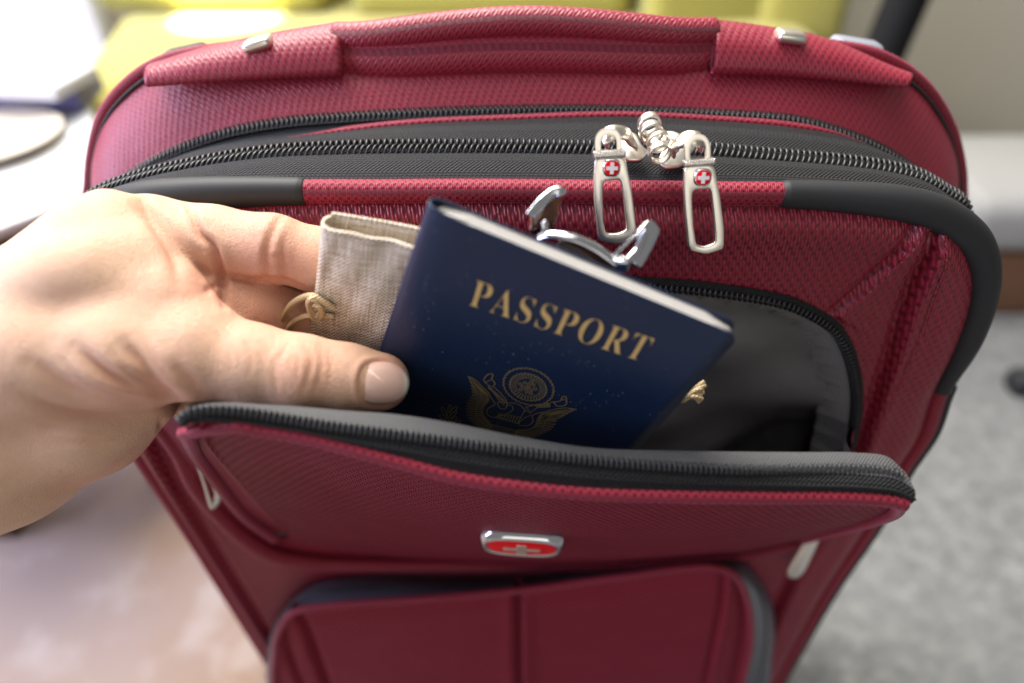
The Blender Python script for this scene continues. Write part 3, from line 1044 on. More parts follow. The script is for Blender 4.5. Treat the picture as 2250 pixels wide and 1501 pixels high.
# --- rows of stitches beside the seams
def stitches(name, poly, ysurf, mat, pitch=3.0, ln=2.0, r=0.32):
    Lp = arclen(poly); n = int(Lp[-1] / pitch); parts = []
    for i in range(n):
        a, b = i * pitch + .4, i * pitch + .4 + ln
        pa, pb = [np.array([np.interp(t, Lp, poly[:, 0]), np.interp(t, Lp, poly[:, 1])]) for t in (a, b)]
        q = np.array([[pa[0], 0, pa[1]], [(pa[0] + pb[0]) / 2, -0.25, (pa[1] + pb[1]) / 2], [pb[0], 0, pb[1]]])
        for w_ in q: w_[1] += ysurf(w_[0], w_[2])
        parts.append(tube(q, r, (0, -1, 0), 5))
    mm = merge(*parts); return obj(name, mm[0], mm[1], mat, suitcase, mm[2])


M['thread'] = plain("dark_red_thread", (0.30, 0.030, 0.055), rough=0.45)


def grid_y(G, xs, zs):
    return lambda x, z: float(G[int(np.clip(round((x - xs[0]) / (xs[1] - xs[0])), 0, len(xs) - 1)), int(np.clip(round((z - zs[0]) / (zs[1] - zs[0])), 0, len(zs) - 1))]) - 0.15


gy = grid_y(Yg.reshape(len(gx), len(gz)), gx, gz); gy3 = grid_y(Y3.reshape(len(gx3), len(gz3)), gx3, gz3)
dg_off = pl([(2040, 482), (2006, 520), (1957, 583), (1898, 642), (1842, 690)], YP, 60)
stitches("stitching", pl([(2070, 520), (2062, 580), (2052, 612), (2026, 705), (1981, 814), (1943, 894), (1900, 992)], YP, 60), gy, M['thread'])
stitches("stitching", dg_off, gy, M['thread'])
stitches("stitching", pl([(1152, 1310), (1153, 1400), (1155, 1500)], 187, 30), gy3, M['thread'])
stitches("stitching", pl([(1600, 1265), (1594, 1330), (1574, 1430), (1560, 1500)], 187, 30), gy3, M['thread'])

# --- carry handle
YH = 281.0
def hcurve(px, y=YH, n=140): return spline([UY(u, v, y) for u, v in px], n)


up = hcurve([(738, 98), (800, 87), (900, 69), (1020, 54), (1150, 46), (1280, 51), (1400, 64), (1500, 78), (1570, 88)], 275.0)
up = up + np.array([0, 1.0, 0.33]) * (5.0 * np.abs(np.linspace(-1, 1, 140)) ** 5)[:, None]
lo = hcurve([(738, 138), (800, 132), (900, 124), (1020, 115), (1150, 111), (1280, 113), (1400, 118), (1500, 125), (1570, 130)], 275.5)
lo = lo + np.array([0, 1.0, 0.33]) * (5.0 * np.abs(np.linspace(-1, 1, 140)) ** 5)[:, None]
V, F, U = tube(up, 5.4, (0, -1, 0.3), 18, 1.0)
handle_top = obj("handle_grip", V, F, M['weave_top'], suitcase, U)
V, F, U = tube(lo, 8.6, (0, -1, 0.3), 18, 0.8)
obj("handle_underside", V, F, M['weave_top'], suitcase, U)
V, F, U = tube(up + np.array([0, -2.0, -5.0]), 0.7, (0, -1, 0.3), 6)
obj("handle_seam", V, F, M['black'], suitcase, U)


def cover(name, K0, K1, end):
    k0 = hcurve(K0, 269, 70); k1 = hcurve(K1, 283, 70)
    out = np.array([0, -0.75, 0.65])
    rows = []
    for t in np.linspace(0, 1, 10):
        rows.append(k0 * (1 - t) + k1 * t + out * (4.6 * math.sin(math.pi * min(1, t * 0.9)) ** 0.8))
    back = k1 + np.array([0, 16.0, -6.0])
    rows += [k1 * .6 + back * .4 + np.array([0, 0, 1.5]), back]
    V, F, U = loft(rows)
    n = 70; m = len(rows); i = end % n
    F.append(tuple(i * m + j for j in range(m)))
    return mods(obj(name, V, F, M['weave_top'], suitcase, U), solid=1.2)


cover("handle_cover", [(325, 190), (450, 180), (600, 171), (748, 165)], [(345, 148), (450, 116), (600, 83), (752, 58)], -1)
cover("handle_cover", [(1561, 160), (1700, 164), (1850, 177), (1990, 192)], [(1559, 54), (1660, 66), (1800, 92), (1985, 170)], 0)
for u, v, uu in ((568, 95, (75, -22)), (1736, 79, (75, 10))):
    c = UY(u, v, 275); ax0 = unit(UY(u + uu[0], v + uu[1], 275) - c)
    ax2 = unit(np.cross(ax0, [0, 1, 0]));
    if ax2[2] < 0: ax2 = -ax2
    V, F = box_mesh(c, (5.6, 4.4, 2.1), np.array([ax0, np.cross(ax2, ax0), ax2]))
    mods(fix_normals(obj("handle_rivet", V, F, M['nickel'], suitcase, smooth=True)), bevel=1.8, seg=4)
for u, v, w, h, tilt, mt in ((408, 122, 9.5, 3.4, -22, 'cap'), (1880, 104, 10.5, 3.2, 16, 'pearl')):
    c = UY(u, v, 294); ax0 = unit(UY(u + 100, v + tilt, 294) - c); ax2 = unit(np.cross(ax0, [0, 1, 0]))
    if ax2[2] < 0: ax2 = -ax2
    V, F = box_mesh(c, (w, 6, h), np.array([ax0, np.cross(ax2, ax0), ax2]))
    mods(fix_normals(obj("corner_cap", V, F, M[mt], suitcase)), bevel=3.0, seg=4)

# --- badge on the flap
def cross_outline(c, a0, a1, L, w):
    p = [(-w, L), (w, L), (w, w), (L, w), (L, -w), (w, -w), (w, -L), (-w, -L), (-w, -w), (-L, -w), (-L, w), (-w, w)]
    return np.array([c + a0 * x + a1 * y for x, y in p])


hit = flap_bvh.ray_cast(Vector((0, 0, 0)), Vector(unit(ray(1147, 1181))))
bc = np.array(hit[0]); bn = np.array(hit[1]); bn = bn if bn[1] < 0 else -bn
bn = unit(bn + 0.20 * unit(-ray(1147, 1181)))
bx = unit(np.array([1, 0, 0]) - bn * bn[0]); by = np.cross(bn, bx); by = by if by[2] > 0 else -by


def oval(c, hx, hy, n=48, pw=3.0):
    t = np.linspace(0, 2 * math.pi, n, endpoint=False)
    x = np.sign(np.cos(t)) * np.abs(np.cos(t)) ** (2 / pw) * hx
    y = np.sign(np.sin(t)) * np.abs(np.sin(t)) ** (2 / pw) * hy
    return np.array([c + bx * a + by * b for a, b in zip(x, y)])


bw, bh, bt = 17.2, 10.5, 5.0
ringo = oval(bc + bn * bt, bw, bh); ringi = oval(bc + bn * bt, bw - 3.0, bh - 3.0)
V = np.vstack([oval(bc - bn * .5, bw + .3, bh + .3), oval(bc + bn * 2.2, bw + .2, bh + .2), oval(bc + bn * 4.0, bw - .8, bh - .8), oval(bc + bn * 5.0, bw - 2.0, bh - 2.0), oval(bc + bn * 4.3, bw - 3.0, bh - 3.0)])
F = []
for i in range(4):
    for j in range(48):
        k = (j + 1) % 48; F.append((i * 48 + j, i * 48 + k, (i + 1) * 48 + k, (i + 1) * 48 + j))
badge = fix_normals(obj("badge", V, F, M['chrome'], suitcase))
rows = [oval(bc + bn * (4.2 + 0.9 * math.sqrt(max(0, 1 - q * q))), (bw - 3) * q, (bh - 3) * q) for q in (1, .9, .7, .4, .1)]
V = np.vstack(rows); F = []
for i in range(4):
    for j in range(48):
        k = (j + 1) % 48; F.append((i * 48 + j, i * 48 + k, (i + 1) * 48 + k, (i + 1) * 48 + j))
F.append(tuple(range(4 * 48, 5 * 48)))
fix_normals(obj("enamel", V, F, M['enamel'], badge))
co = np.array([bc + bn * 5.5 + bx * x * 1.35 + by * y for x, y in [(-1.5, 4.6), (1.5, 4.6), (1.5, 1.2), (5.6, 1.2), (5.6, -1.2), (1.5, -1.2), (1.5, -4.6), (-1.5, -4.6), (-1.5, -1.2), (-5.6, -1.2), (-5.6, 1.2), (-1.5, 1.2)]])
V, F = extrude_outline(co, bn, 1.2)
mods(fix_normals(obj("cross", V, F, M['nickel'], badge, smooth=False)), bevel=0.25)

# --- zip sliders and pulls
R3 = lambda x, y: (1280 + x / 4.2889, 230 + y / 4.2889)
PN = unit(np.array([0.0, -0.96, 0.26]))       # the pulls hang a little off vertical, over the piping


def plane_pts(pts, p0, n=PN):
    return np.array([UP(*R3(x, y), p0, n) for x, y in pts])


def make_pull(dx, dy, y0, top, band, body, win, emb):
    p0 = UY(*R3(*emb), y0)
    to = lambda pts, k, r: rounded_poly(plane_pts(pts, p0), k, r)
    V1, F1 = extrude_outline(to(body, 48, .16), PN, 2.2, [to(win, 48, .2)])
    pull = fix_normals(obj("zipper_pull", V1, F1, M['nickel'], suitcase)); mods(pull, bevel=0.55, seg=3)
    V1, F1 = extrude_outline(to(top[0], 40, .42), PN, 2.0, [to(top[1], 40, .38)])
    mods(fix_normals(obj("pull_eye", V1, F1, M['nickel'], pull)), bevel=0.45, seg=3)
    bp = plane_pts(band, p0); V1, F1 = extrude_outline(bp + PN * 0.7, PN, 3.4)
    mods(fix_normals(obj("pull_collar", V1, F1, M['knurl'], pull, smooth=False)), bevel=0.5)
    # crossing knurl lines, raised
    bars = []
    a, b, c, d_ = bp[0], bp[1], bp[2], bp[3]
    for k in range(11):
        t0, t1 = (k + .1) / 11.6, min(1, (k + 1.3) / 11.6)
        for s0, s1 in ((t0, t1), (t1, t0)):
            q0 = a * (1 - s0) + b * s0 + PN * .72; q1 = d_ * (1 - s1) + c * s1 + PN * .72
            bars.append(tube(np.array([q0, (q0 + q1) / 2, q1]), 0.16, PN, 4))
    mm = merge(*bars); obj("knurling", mm[0], mm[1], M['nickel'], pull)
    ec = p0; ex = unit(np.array([1, 0, 0]) - PN * PN[0]); ey = unit(np.cross(PN, ex)); ey = ey if ey[2] > 0 else -ey
    sq = lambda h, off: rounded_poly([ec + ex * x * h + ey * y * h + PN * off for x, y in ((-1, -1), (1, -1), (1, 1), (-1, 1))], 32, .42)
    V1, F1 = extrude_outline(sq(2.75, 1.3), PN, 1.5); mods(fix_normals(obj("emblem_rim", V1, F1, M['chrome'], pull)), bevel=.4)
    V1, F1 = extrude_outline(sq(2.25, 1.5), PN, .5); mods(fix_normals(obj("emblem", V1, F1, M['enamel'], pull)), bevel=.15)
    V1, F1 = extrude_outline(cross_outline(ec + PN * 1.72, ex, ey, 1.75, .55), PN, .4); fix_normals(obj("cross", V1, F1, M['white_enamel'], pull, smooth=False))
    return pull


make_pull(0, 0, 199.5,
          ([(120, 470), (118, 300), (185, 228), (310, 225), (368, 300), (372, 470)], [(172, 470), (172, 330), (215, 285), (290, 285), (325, 330), (325, 470)]),
          [(98, 440), (405, 418), (412, 490), (105, 512)],
          [(118, 500), (402, 486), (470, 830), (512, 1180), (495, 1270), (330, 1315), (150, 1285), (108, 900), (105, 690)],
          [(196, 725), (352, 708), (372, 760), (418, 1185), (330, 1218), (222, 1218), (198, 1100), (192, 900), (190, 800)], (272, 590))
make_pull(0, 0, 198.5,
          ([(968, 550), (965, 380), (1030, 280), (1150, 278), (1205, 360), (1212, 550)], [(1015, 550), (1012, 400), (1060, 330), (1130, 330), (1168, 380), (1168, 550)]),
          [(950, 528), (1250, 500), (1258, 560), (955, 590)],
          [(962, 575), (1242, 560), (1300, 860), (1338, 1160), (1338, 1360), (1170, 1415), (1000, 1375), (965, 1000), (955, 800)],
          [(1045, 805), (1200, 790), (1218, 850), (1258, 1300), (1170, 1338), (1075, 1330), (1050, 1150), (1040, 1000), (1035, 880)], (1128, 680))


def flat_strap(px, d_list, w, th, ref, n=30):
    Q = spline([UY(*R3(x, y), d_) for (x, y), d_ in zip(px, d_list)], n)
    return tube(Q, w, ref, 12, th / w)


def slider(base, strap, depths):
    p0 = UY(*R3(*np.mean(base, 0)), 222.0); n = unit(np.array([0.0, -0.62, 0.78]))
    b = rounded_poly(np.array([UP(*R3(x, y), p0, n) for x, y in base]), 36, .3)
    V1, F1 = extrude_outline(b + n * 1.5, n, 3.0)
    o = fix_normals(obj("zip_slider", V1, F1, M['nickel'], suitcase)); mods(o, bevel=0.9, seg=3)
    V1, F1, _ = flat_strap(strap, depths, 2.6, 1.1, (0, -0.7, 0.7))
    obj("slider_bridge", V1, F1, M['nickel'], o)
    return o


s1 = slider([(330, 300), (450, 255), (520, 300), (560, 400), (620, 440), (560, 540), (420, 545), (330, 480)], [(205, 350), (225, 290), (300, 262), (400, 270), (455, 330), (480, 370)], [210, 206, 206, 209, 213, 218])
s2 = slider([(700, 260), (860, 255), (960, 310), (1040, 300), (1100, 380), (990, 500), (930, 600), (760, 620), (700, 540), (760, 400)], [(850, 440), (870, 370), (940, 335), (1030, 315), (1090, 330), (1105, 380)], [214, 209, 206, 205, 205, 208])
va = unit(ray(1430, 300))
ax = unit(-va * 0.72 - UPV * 0.55 + RGT * 0.25)
for (x, y, r, y0, own) in ((632, 185, 100, 219, s1), (648, 262, 102, 214, s1), (712, 345, 100, 212, s2), (728, 452, 98, 208, s2)):
    c = UY(*R3(x, y), y0); rad = r / 4.2889 / 1500 * (c @ FWD) * 1.12
    e0 = unit(np.cross(ax, [0, 0, 1])); e1 = np.cross(ax, e0)
    t = np.linspace(0, 2 * math.pi, 40, endpoint=False)
    ro = np.array([c + (e0 * math.cos(q) + e1 * math.sin(q)) * rad for q in t]); ri = np.array([c + (e0 * math.cos(q) + e1 * math.sin(q)) * rad * .78 for q in t])
    V1, F1 = extrude_outline(ro + ax * 1.3, ax, 3.0, [ri + ax * 1.3])
    mods(fix_normals(obj("lock_eye", V1, F1, M['nickel'], own)), bevel=0.4, seg=3)

# --- pocket zip pulls hanging at both ends of the open pocket
pp = [(428, 1008), (440, 1002), (458, 1040), (484, 1086), (486, 1100), (474, 1118), (462, 1122), (448, 1070)]
hh = [(438, 1022), (444, 1020), (456, 1046), (472, 1082), (474, 1094), (470, 1106), (466, 1106), (452, 1062)]
n2 = unit(np.array([0.55, -0.8, 0.1])); p0 = UY(455, 1060, 194)
V1, F1 = extrude_outline(rounded_poly(np.array([UP(u, v, p0, n2) for u, v in pp]), 40, .2), n2, 2.2, [rounded_poly(np.array([UP(u, v, p0, n2) for u, v in hh]), 40, .2)])
mods(fix_normals(obj("pocket_zip_pull", V1, F1, M['nickel'], suitcase)), bevel=.5)
pp = [(1782, 1172), (1806, 1168), (1800, 1192), (1768, 1258), (1750, 1274), (1730, 1270), (1728, 1254), (1758, 1204)]
n2 = unit(np.array([-0.3, -0.92, 0.2])); p0 = UY(1765, 1220, 198)
V1, F1 = extrude_outline(rounded_poly(np.array([UP(u, v, p0, n2) for u, v in pp]), 40, .25), n2, 2.6)
mods(fix_normals(obj("pocket_zip_pull", V1, F1, M['nickel'], suitcase)), bevel=.9)

# ================================================================== WHAT THE HAND HOLDS
_vp = (400, 2100)                    # where the long edges of the booklet converge
ED = unit(RGT * (_vp[0] - 1125) - UPV * (_vp[1] - 750) + FWD * FPX)
_a, _b = UD(934, 455, 1.0), UD(1614, 736, 1.0)
_r = (_a @ ED) / (_b @ ED)
_d = 88.0 / np.linalg.norm(_r * _b - _a)
P0, P1 = _d * _a, _r * _d * _b
ER = unit(P1 - P0)
EN = np.cross(ER, ED); EN = EN if EN @ FWD < 0 else -EN     # towards the camera


def PP(u, v, off=0.0):
    return UP(u, v, P0 + EN * off, EN)


def loc(u, v):
    q = PP(u, v) - P0
    return np.array([q @ ER, q @ ED])


W_, H_, TH = 89.5, 125.0, 6.2
passport = thing("passport", "dark navy passport booklet with gold lettering held over the open pocket", "passport", P0 + ED * H_)
k = NT("navy_leatherette")
co = k.objco(); n1 = k.noise(1500, 3, co)
nn_ = k.noise(45, 3, co); dust = None
for sc_, th_, lo_n in ((210, .06, .56), (430, .10, .57), (700, .13, .58)):
    vz = k.n('ShaderNodeTexVoronoi'); vz.inputs['Scale'].default_value = sc_; k.link(co, vz.inputs['Vector'])
    e_ = k.math('MULTIPLY', k.math('LESS_THAN', vz.outputs[0], th_), k.math('GREATER_THAN', k.noise(sc_ * .13, 2, co), lo_n))
    dust = e_ if dust is None else k.math('MAXIMUM', dust, e_)
dust = k.math('MULTIPLY', dust, 0.42)
k.set(Base_Color=k.mix(dust, (0.0045, 0.0145, 0.045), (0.30, 0.32, 0.36)), Roughness=k.math('MULTIPLY_ADD', nn_, 0.16, 0.28), Specular_IOR_Level=0.46)
k.bump(n1, 0.00012)
M['navy'] = k.m
k = NT("gold_foil"); co = k.objco(); n1 = k.noise(700, 3, co)
k.set(Base_Color=k.mix(n1, (0.55, 0.36, 0.12), (0.78, 0.56, 0.23)), Metallic=0.4, Roughness=0.45)
M['gold'] = k.m
k = NT("gold_line"); k.set(Base_Color=(0.22, 0.165, 0.07), Metallic=0.2, Roughness=0.5); M['gold_line'] = k.m
k = NT("passport_paper"); co = k.objco(); n1 = k.noise(40, 2, co)
k.set(Base_Color=k.mix(n1, (0.74, 0.73, 0.70), (0.80, 0.77, 0.74)), Roughness=0.8); M['paper'] = k.m
M['paper_tint'] = plain('passport_page_tinted', (0.42, 0.38, 0.37), rough=0.8)


def L2(x, y, z=0.0):
    return P0 + ER * x + ED * y + EN * z


# cover: front sheet, rounded spine, back sheet, as one wrapped strip with thickness
prof = []
r = TH / 2
for x in np.linspace(W_, 10.5, 20): prof.append((x, 0.0))
for a in np.linspace(0, math.pi / 2, 16): prof.append((9.5 - 9.5 * math.sin(a), -r * (1 - math.cos(a))))
for a in np.linspace(math.pi / 2, 0, 12)[1:]: prof.append((3.5 - 3.5 * math.sin(a), -TH + r * (1 - math.cos(a))))
for x in np.linspace(5.0, W_, 20): prof.append((x, -TH))
ys = np.concatenate([np.linspace(0, 3.2, 8), np.linspace(3.2, H_ - 3.2, 30)[1:-1], np.linspace(H_ - 3.2, H_, 8)])
V = []
for y in ys:
    e = min(y, H_ - y); cut = 0.0
    if e < 3.2: cut = 3.2 - math.sqrt(max(0, 3.2 ** 2 - (3.2 - e) ** 2))
    for x, z in prof:
        xx = min(x, W_ - cut) if x > W_ - 12 else x
        V.append(L2(xx, y, z + 0.0))
F = grid_faces(len(ys), len(prof))
cov = obj("cover", np.array(V), F, M['navy'], passport); mods(fix_normals(cov), solid=0.55)
# sheaf of pages: thin leaves of slightly different size
for i in range(12):
    z = -0.62 - i * (TH - 1.2) / 11.4
    ins = 0.9 + 0.35 * math.sin(i * 2.1); ri = 1.1 + 0.5 * math.sin(i * 1.7 + 1)
    pts = rounded_poly(np.array([L2(1.6 + abs(i - 6) * .2 + (6 if i < 2 else 3.5 if i < 4 else 2.0 if i < 6 else 1.0), ins, z), L2(W_ - ri, ins, z), L2(W_ - ri, H_ - 1.5, z), L2(1.6 + abs(i - 6) * .2 + (6 if i < 2 else 3.5 if i < 4 else 2.0 if i < 6 else 1.0), H_ - 1.5, z)]), 48, [.01, .03, .03, .01])
    V, F = extrude_outline(pts, EN, 0.345); fix_normals(obj("page", V, F, M['paper' if i % 3 else 'paper_tint'], passport, smooth=False))

# lettering
ta, tb = loc(1030, 669), loc(1408, 793); tc = loc(1052, 614)
fc = bpy.data.curves.new("lettering", 'FONT'); fc.body = "\U0001D40F\U0001D400\U0001D412\U0001D412\U0001D40F\U0001D40E\U0001D411\U0001D413"
fc.space_character = 1.13; fc.offset = -0.011; fc.resolution_u = 4
fo = bpy.data.objects.new("lettering_source", fc); COL.objects.link(fo)
dg = bpy.context.evaluated_depsgraph_get(); dg.update()
tm = bpy.data.meshes.new_from_object(fo.evaluated_get(dg))
bpy.data.objects.remove(fo)
tv = np.array([v.co[:] for v in tm.vertices]); tf = [tuple(p.vertices) for p in tm.polygons]
tv[:, 0] -= tv[:, 0].min()
bx_ = tb - ta; wd = np.linalg.norm(bx_); bx_ = bx_ / wd; by_ = np.array([bx_[1], -bx_[0]])
hgt = abs((tc - ta) @ by_)
sx, sy = wd / tv[:, 0].max(), hgt / 0.685
q = ta + np.outer(tv[:, 0] * sx, bx_) + np.outer(tv[:, 1] * sy, by_)
V = np.array([L2(x, y, 0.24) for x, y in q])
n_ = len(V); V2 = V - EN * 0.2
obj("lettering", V, tf, M['gold'], passport, smooth=False)


# crest, drawn as fine raised gold lines
def EP(x, y):
    return PP(940 + x / 6.25, 780 + y / 6.25, 0.22)


ribs = []


def line(pts, w=0.30, n=None, closed=False):
    P = np.array([EP(x, y) for x, y in pts])
    if closed: P = np.vstack([P, P[:1]])
    if n and len(P) > 2: P = spline(P, n)
    T = unit(np.gradient(P, axis=0)); B = unit(np.cross(T, EN))
    V = np.stack([P - B * w / 2, P + B * w / 2], 1).reshape(-1, 3)
    ribs.append((V, grid_faces(len(P), 2), None))


def leafloop(root, tip, wd, n=14, w=0.24):
    root = np.array(root, float); tip = np.array(tip, float); d = tip - root; nrm = np.array([-d[1], d[0]]) / (np.linalg.norm(d) + 1e-9)
    t = np.linspace(0, 1, n)
    prof = wd * np.sin(math.pi * np.clip(t * .92 + .04, 0, 1)) ** 0.5
    a = root + t[:, None] * d + nrm * prof[:, None]; b = root + t[:, None] * d - nrm * prof[:, None]
    line(np.vstack([a, b[::-1]]), w)


def ell(cx, cy, rx, ry, n, amp=0.0, lobes=0, rot=0.30):
    t = np.linspace(0, 2 * math.pi, n)
    rr = 1 + amp * np.cos(lobes * t)
    x = rx * rr * np.cos(t); y = ry * rr * np.sin(t)
    return np.stack([cx + x * math.cos(rot) - y * math.sin(rot), cy + x * math.sin(rot) + y * math.cos(rot)], -1)


line(ell(1383, 432, 352, 242, 240, .028, 34), .34)
line(ell(1378, 440, 258, 180, 200, .03, 26), .30)
for a in np.linspace(0, 2 * math.pi, 32, endpoint=False):
    e = ell(1378, 440, 1, 1, 2)
    ca, sa = math.cos(a), math.sin(a); R = math.radians(17)
    f = lambda s_: (1378 + s_ * (258 * ca * math.cos(R) - 180 * sa * math.sin(R)), 440 + s_ * (258 * ca * math.sin(R) + 180 * sa * math.cos(R)))
    line([f(.62), f(.8), f(.97)], .28)
for k_ in range(13):
    a = k_ * 2.399; rr = 0.5 * math.sqrt(k_ / 12.5)
    cx, cy = 1378 + 258 * rr * math.cos(a), 440 + 185 * rr * math.sin(a)
    line([(cx + 34 * (1 if j % 2 == 0 else .45) * math.cos(j * math.pi / 5 + a), cy + 27 * (1 if j % 2 == 0 else .45) * math.sin(j * math.pi / 5 + a)) for j in range(11)], .24)


def wing(tips, roots, nf, wd):
    tq = spline(np.array(tips, float), nf); rq = spline(np.array(roots, float), nf)
    for a, b in zip(tq, rq): leafloop(b, a, wd)
    mq = tq * .45 + rq * .55; line(mq, .2)


wing([(552, 290), (590, 385), (602, 455), (610, 530), (575, 585), (548, 645), (530, 700), (532, 765), (545, 840), (590, 905), (660, 965), (740, 1015), (800, 1050)],
     [(820, 540), (840, 600), (838, 640), (800, 680), (770, 730), (762, 790), (790, 850), (850, 915), (880, 960)], 22, 11)
wing([(2042, 742), (1935, 795), (1848, 845), (1775, 880), (1760, 925), (1742, 968), (1700, 1012), (1620, 1056), (1510, 1112), (1400, 1130), (1295, 1112), (1210, 1110)],
     [(1560, 805), (1515, 850), (1490, 900), (1470, 955), (1420, 1000), (1330, 1020), (1245, 1022), (1205, 1030)], 22, 10)
line([(552, 290), (640, 330), (740, 425), (820, 500), (870, 590), (922, 665), (905, 690), (860, 710), (812, 755), (815, 805), (850, 840), (905, 860)], .3, 60)
line([(2042, 742), (1900, 725), (1760, 740), (1600, 780), (1500, 800), (1430, 835), (1446, 880), (1432, 930), (1380, 965), (1260, 967)], .3, 60)
line([(905, 850), (1060, 890), (1160, 915), (1260, 950)], .3); line([(868, 950), (1040, 992), (1130, 1015), (1235, 1045)], .3)
for t in np.linspace(0, 1, 13):
    x = 868 + 367 * t; y = 950 + 95 * t; line([(x, y), (x - 22, y + 70), (x - 45, y + 150)], .22)
line([(955, 650), (1005, 640), (1030, 690), (1060, 640), (1085, 640), (1085, 700), (1060, 740), (1000, 735), (970, 700), (955, 650)], .32)
line([(1060, 740), (1090, 690), (1150, 690), (1170, 740), (1120, 790), (1000, 830), (910, 855)], .24, 30)
line([(1085, 660), (1200, 660), (1280, 700), (1330, 750), (1310, 800), (1270, 860), (1255, 940)], .26, 30)
line([(1330, 750), (1420, 800)], .26); line([(1420, 820), (1330, 860), (1270, 910)], .24)
for t in np.linspace(0, 1, 8):
    line([(930 + 300 * t, 850 + 85 * t), (1030 + 260 * t, 800 + 40 * t)], .2); line([(960 + 280 * t, 870 + 75 * t), (980 + 290 * t, 790 + 60 * t)], .2)
line([(840, 420), (900, 430), (1000, 520), (1085, 620), (1080, 650), (1000, 650), (900, 510), (830, 450), (840, 420)], .28)
for t in np.linspace(0.05, .95, 14): line([(845 + 235 * t, 425 + 205 * t), (838 + 190 * t, 455 + 195 * t)], .3)
line([(840, 420), (770, 350), (790, 300), (850, 255), (895, 265), (880, 320), (925, 395), (900, 420)], .3, 40); line([(780, 380), (880, 330)], .28)
line([(1345, 715), (1480, 680), (1680, 655), (1675, 710), (1500, 720), (1420, 780), (1345, 715)], .26)
for t in np.linspace(0, 1, 10): line([(1490 + 180 * t, 680 - 22 * t), (1500 + 175 * t, 715 - 8 * t)], .3)
line([(1690, 645), (1820, 628), (1850, 575), (1895, 568), (1905, 620), (1895, 680), (1780, 700), (1720, 640)], .3, 40); line([(1835, 610), (1905, 612)], .28)
for rt, tp_ in [((260, 830), (190, 715)), ((290, 790), (310, 680)), ((310, 800), (405, 705)), ((255, 880), (160, 830)), ((300, 860), (395, 770)), ((260, 930), (165, 885)), ((320, 920), (395, 850)), ((280, 980), (185, 950)), ((350, 960), (450, 900))]:
    leafloop(rt, tp_, 22, 14, .28)
line([(250, 780), (280, 880), (330, 960)], .26)
mm = merge(*ribs); obj("crest", mm[0], mm[1], M['gold_line'], passport, smooth=False)

# linen pouch behind the passport
k = NT("natural_linen"); u_, v_, vec = k.uv()
wa = k.math('SINE', k.math('MULTIPLY', u_, 2 * math.pi / 1.5)); wb = k.math('SINE', k.math('MULTIPLY', v_, 2 * math.pi / 1.4))
st1 = k.n('ShaderNodeMapping'); k.link(vec, st1.inputs[0]); st1.inputs['Scale'].default_value = (1.1, 0.06, 1)
st2 = k.n('ShaderNodeMapping'); k.link(vec, st2.inputs[0]); st2.inputs['Scale'].default_value = (0.06, 1.1, 1)
sl1, sl2 = k.noise(1.6, 2, st1.outputs[0]), k.noise(1.6, 2, st2.outputs[0])
wv = k.math('MULTIPLY', wa, wb)
hh_ = k.math('ADD', k.math('MULTIPLY', wv, .5), k.math('ADD', k.math('MULTIPLY', sl1, 1.2), k.math('MULTIPLY', sl2, 1.2)))
k.set(Base_Color=k.ramp(k.math('MULTIPLY_ADD', k.math('SUBTRACT', hh_, 1.2), 0.75, 0.5), [(0.28, (0.34, 0.25, 0.16)), (0.50, (0.66, 0.55, 0.42)), (0.72, (0.85, 0.78, 0.67))]), Roughness=0.85, Specular_IOR_Level=0.2)
k.bump(hh_, 0.00035)
M['linen'] = k.m
k = NT("cream_cord"); u_, v_, vec = k.uv()
tw = k.math('SINE', k.math('ADD', k.math('MULTIPLY', u_, 2 * math.pi / 0.9), k.math('MULTIPLY', v_, 4.0)))
k.set(Base_Color=k.mix(k.math('MULTIPLY_ADD', tw, .5, .5), (0.50, 0.34, 0.15), (0.74, 0.58, 0.36)), Roughness=0.6); k.bump(tw, 0.0002)
M['cord'] = k.m
pouch = thing("pouch", "beige linen drawstring pouch pinched behind the passport", "pouch", P0 + ED * 60 - EN * 8)
OFF = -8.0
lt = spline([PP(u, v, OFF) for u, v in [(697, 500), (693, 560), (688, 620), (681, 680), (676, 730), (670, 800), (662, 880)]], 60)
rt = spline([PP(u, v, OFF) for u, v in [(1010, 568), (1000, 620), (990, 680), (975, 740), (960, 800), (945, 860), (930, 930)]], 60)
rows = []; us = []
for i, (a, b) in enumerate(zip(lt, rt)):
    e = unit(b - a); R = 3.4 - 0.9 * smooth01(i / 50); a2 = a + e * R
    sec = [b * (1 - q) + a2 * q + EN * (0.35 * math.sin(q * 9 + i * .15) + 0.3 * math.sin(q * 21 - i * .3)) for q in np.linspace(0, 1, 30)]
    sec += [a2 - EN * R - e * R * math.sin(q) + EN * R * math.cos(q) for q in np.linspace(0, math.pi, 12)[1:-1]]
    sec += [a2 * (1 - q) + b * q - EN * (2 * R + 0.8 * math.sin(q * 3)) for q in np.linspace(0, 1, 20)]
    sec = np.array(sec); sec = sec + ED * (1.6 * np.linspace(0, 1, 60) ** 2 * (1 - i / 59.0)) [:, None] * np.where(np.arange(60) > 34, -1, 0)[:, None]
    rows.append(sec); us.append(arclen(sec))
G = np.stack(rows, 0); sv = np.repeat((np.arange(60) * np.linalg.norm(lt[-1] - lt[0]) / 59)[:, None], 60, 1)
V = G.reshape(-1, 3); U = np.stack([np.array(us), sv], -1).reshape(-1, 2)
mods(obj("bag", V, grid_faces(60, 60), M['linen'], pouch, U), solid=1.0)
h1 = tube(G[0][:32] - ED * .1 - EN * .35, 0.75, EN, 8); h2 = tube(G[0][38:] - ED * .1 + EN * .2, 0.75, EN, 8)
mm = merge(h1, h2); obj("hem", mm[0], mm[1], M['linen'], pouch, mm[2])
CQ = lambda pts, n=60: spline([PP(u, v, o_) for u, v, o_ in pts], n)
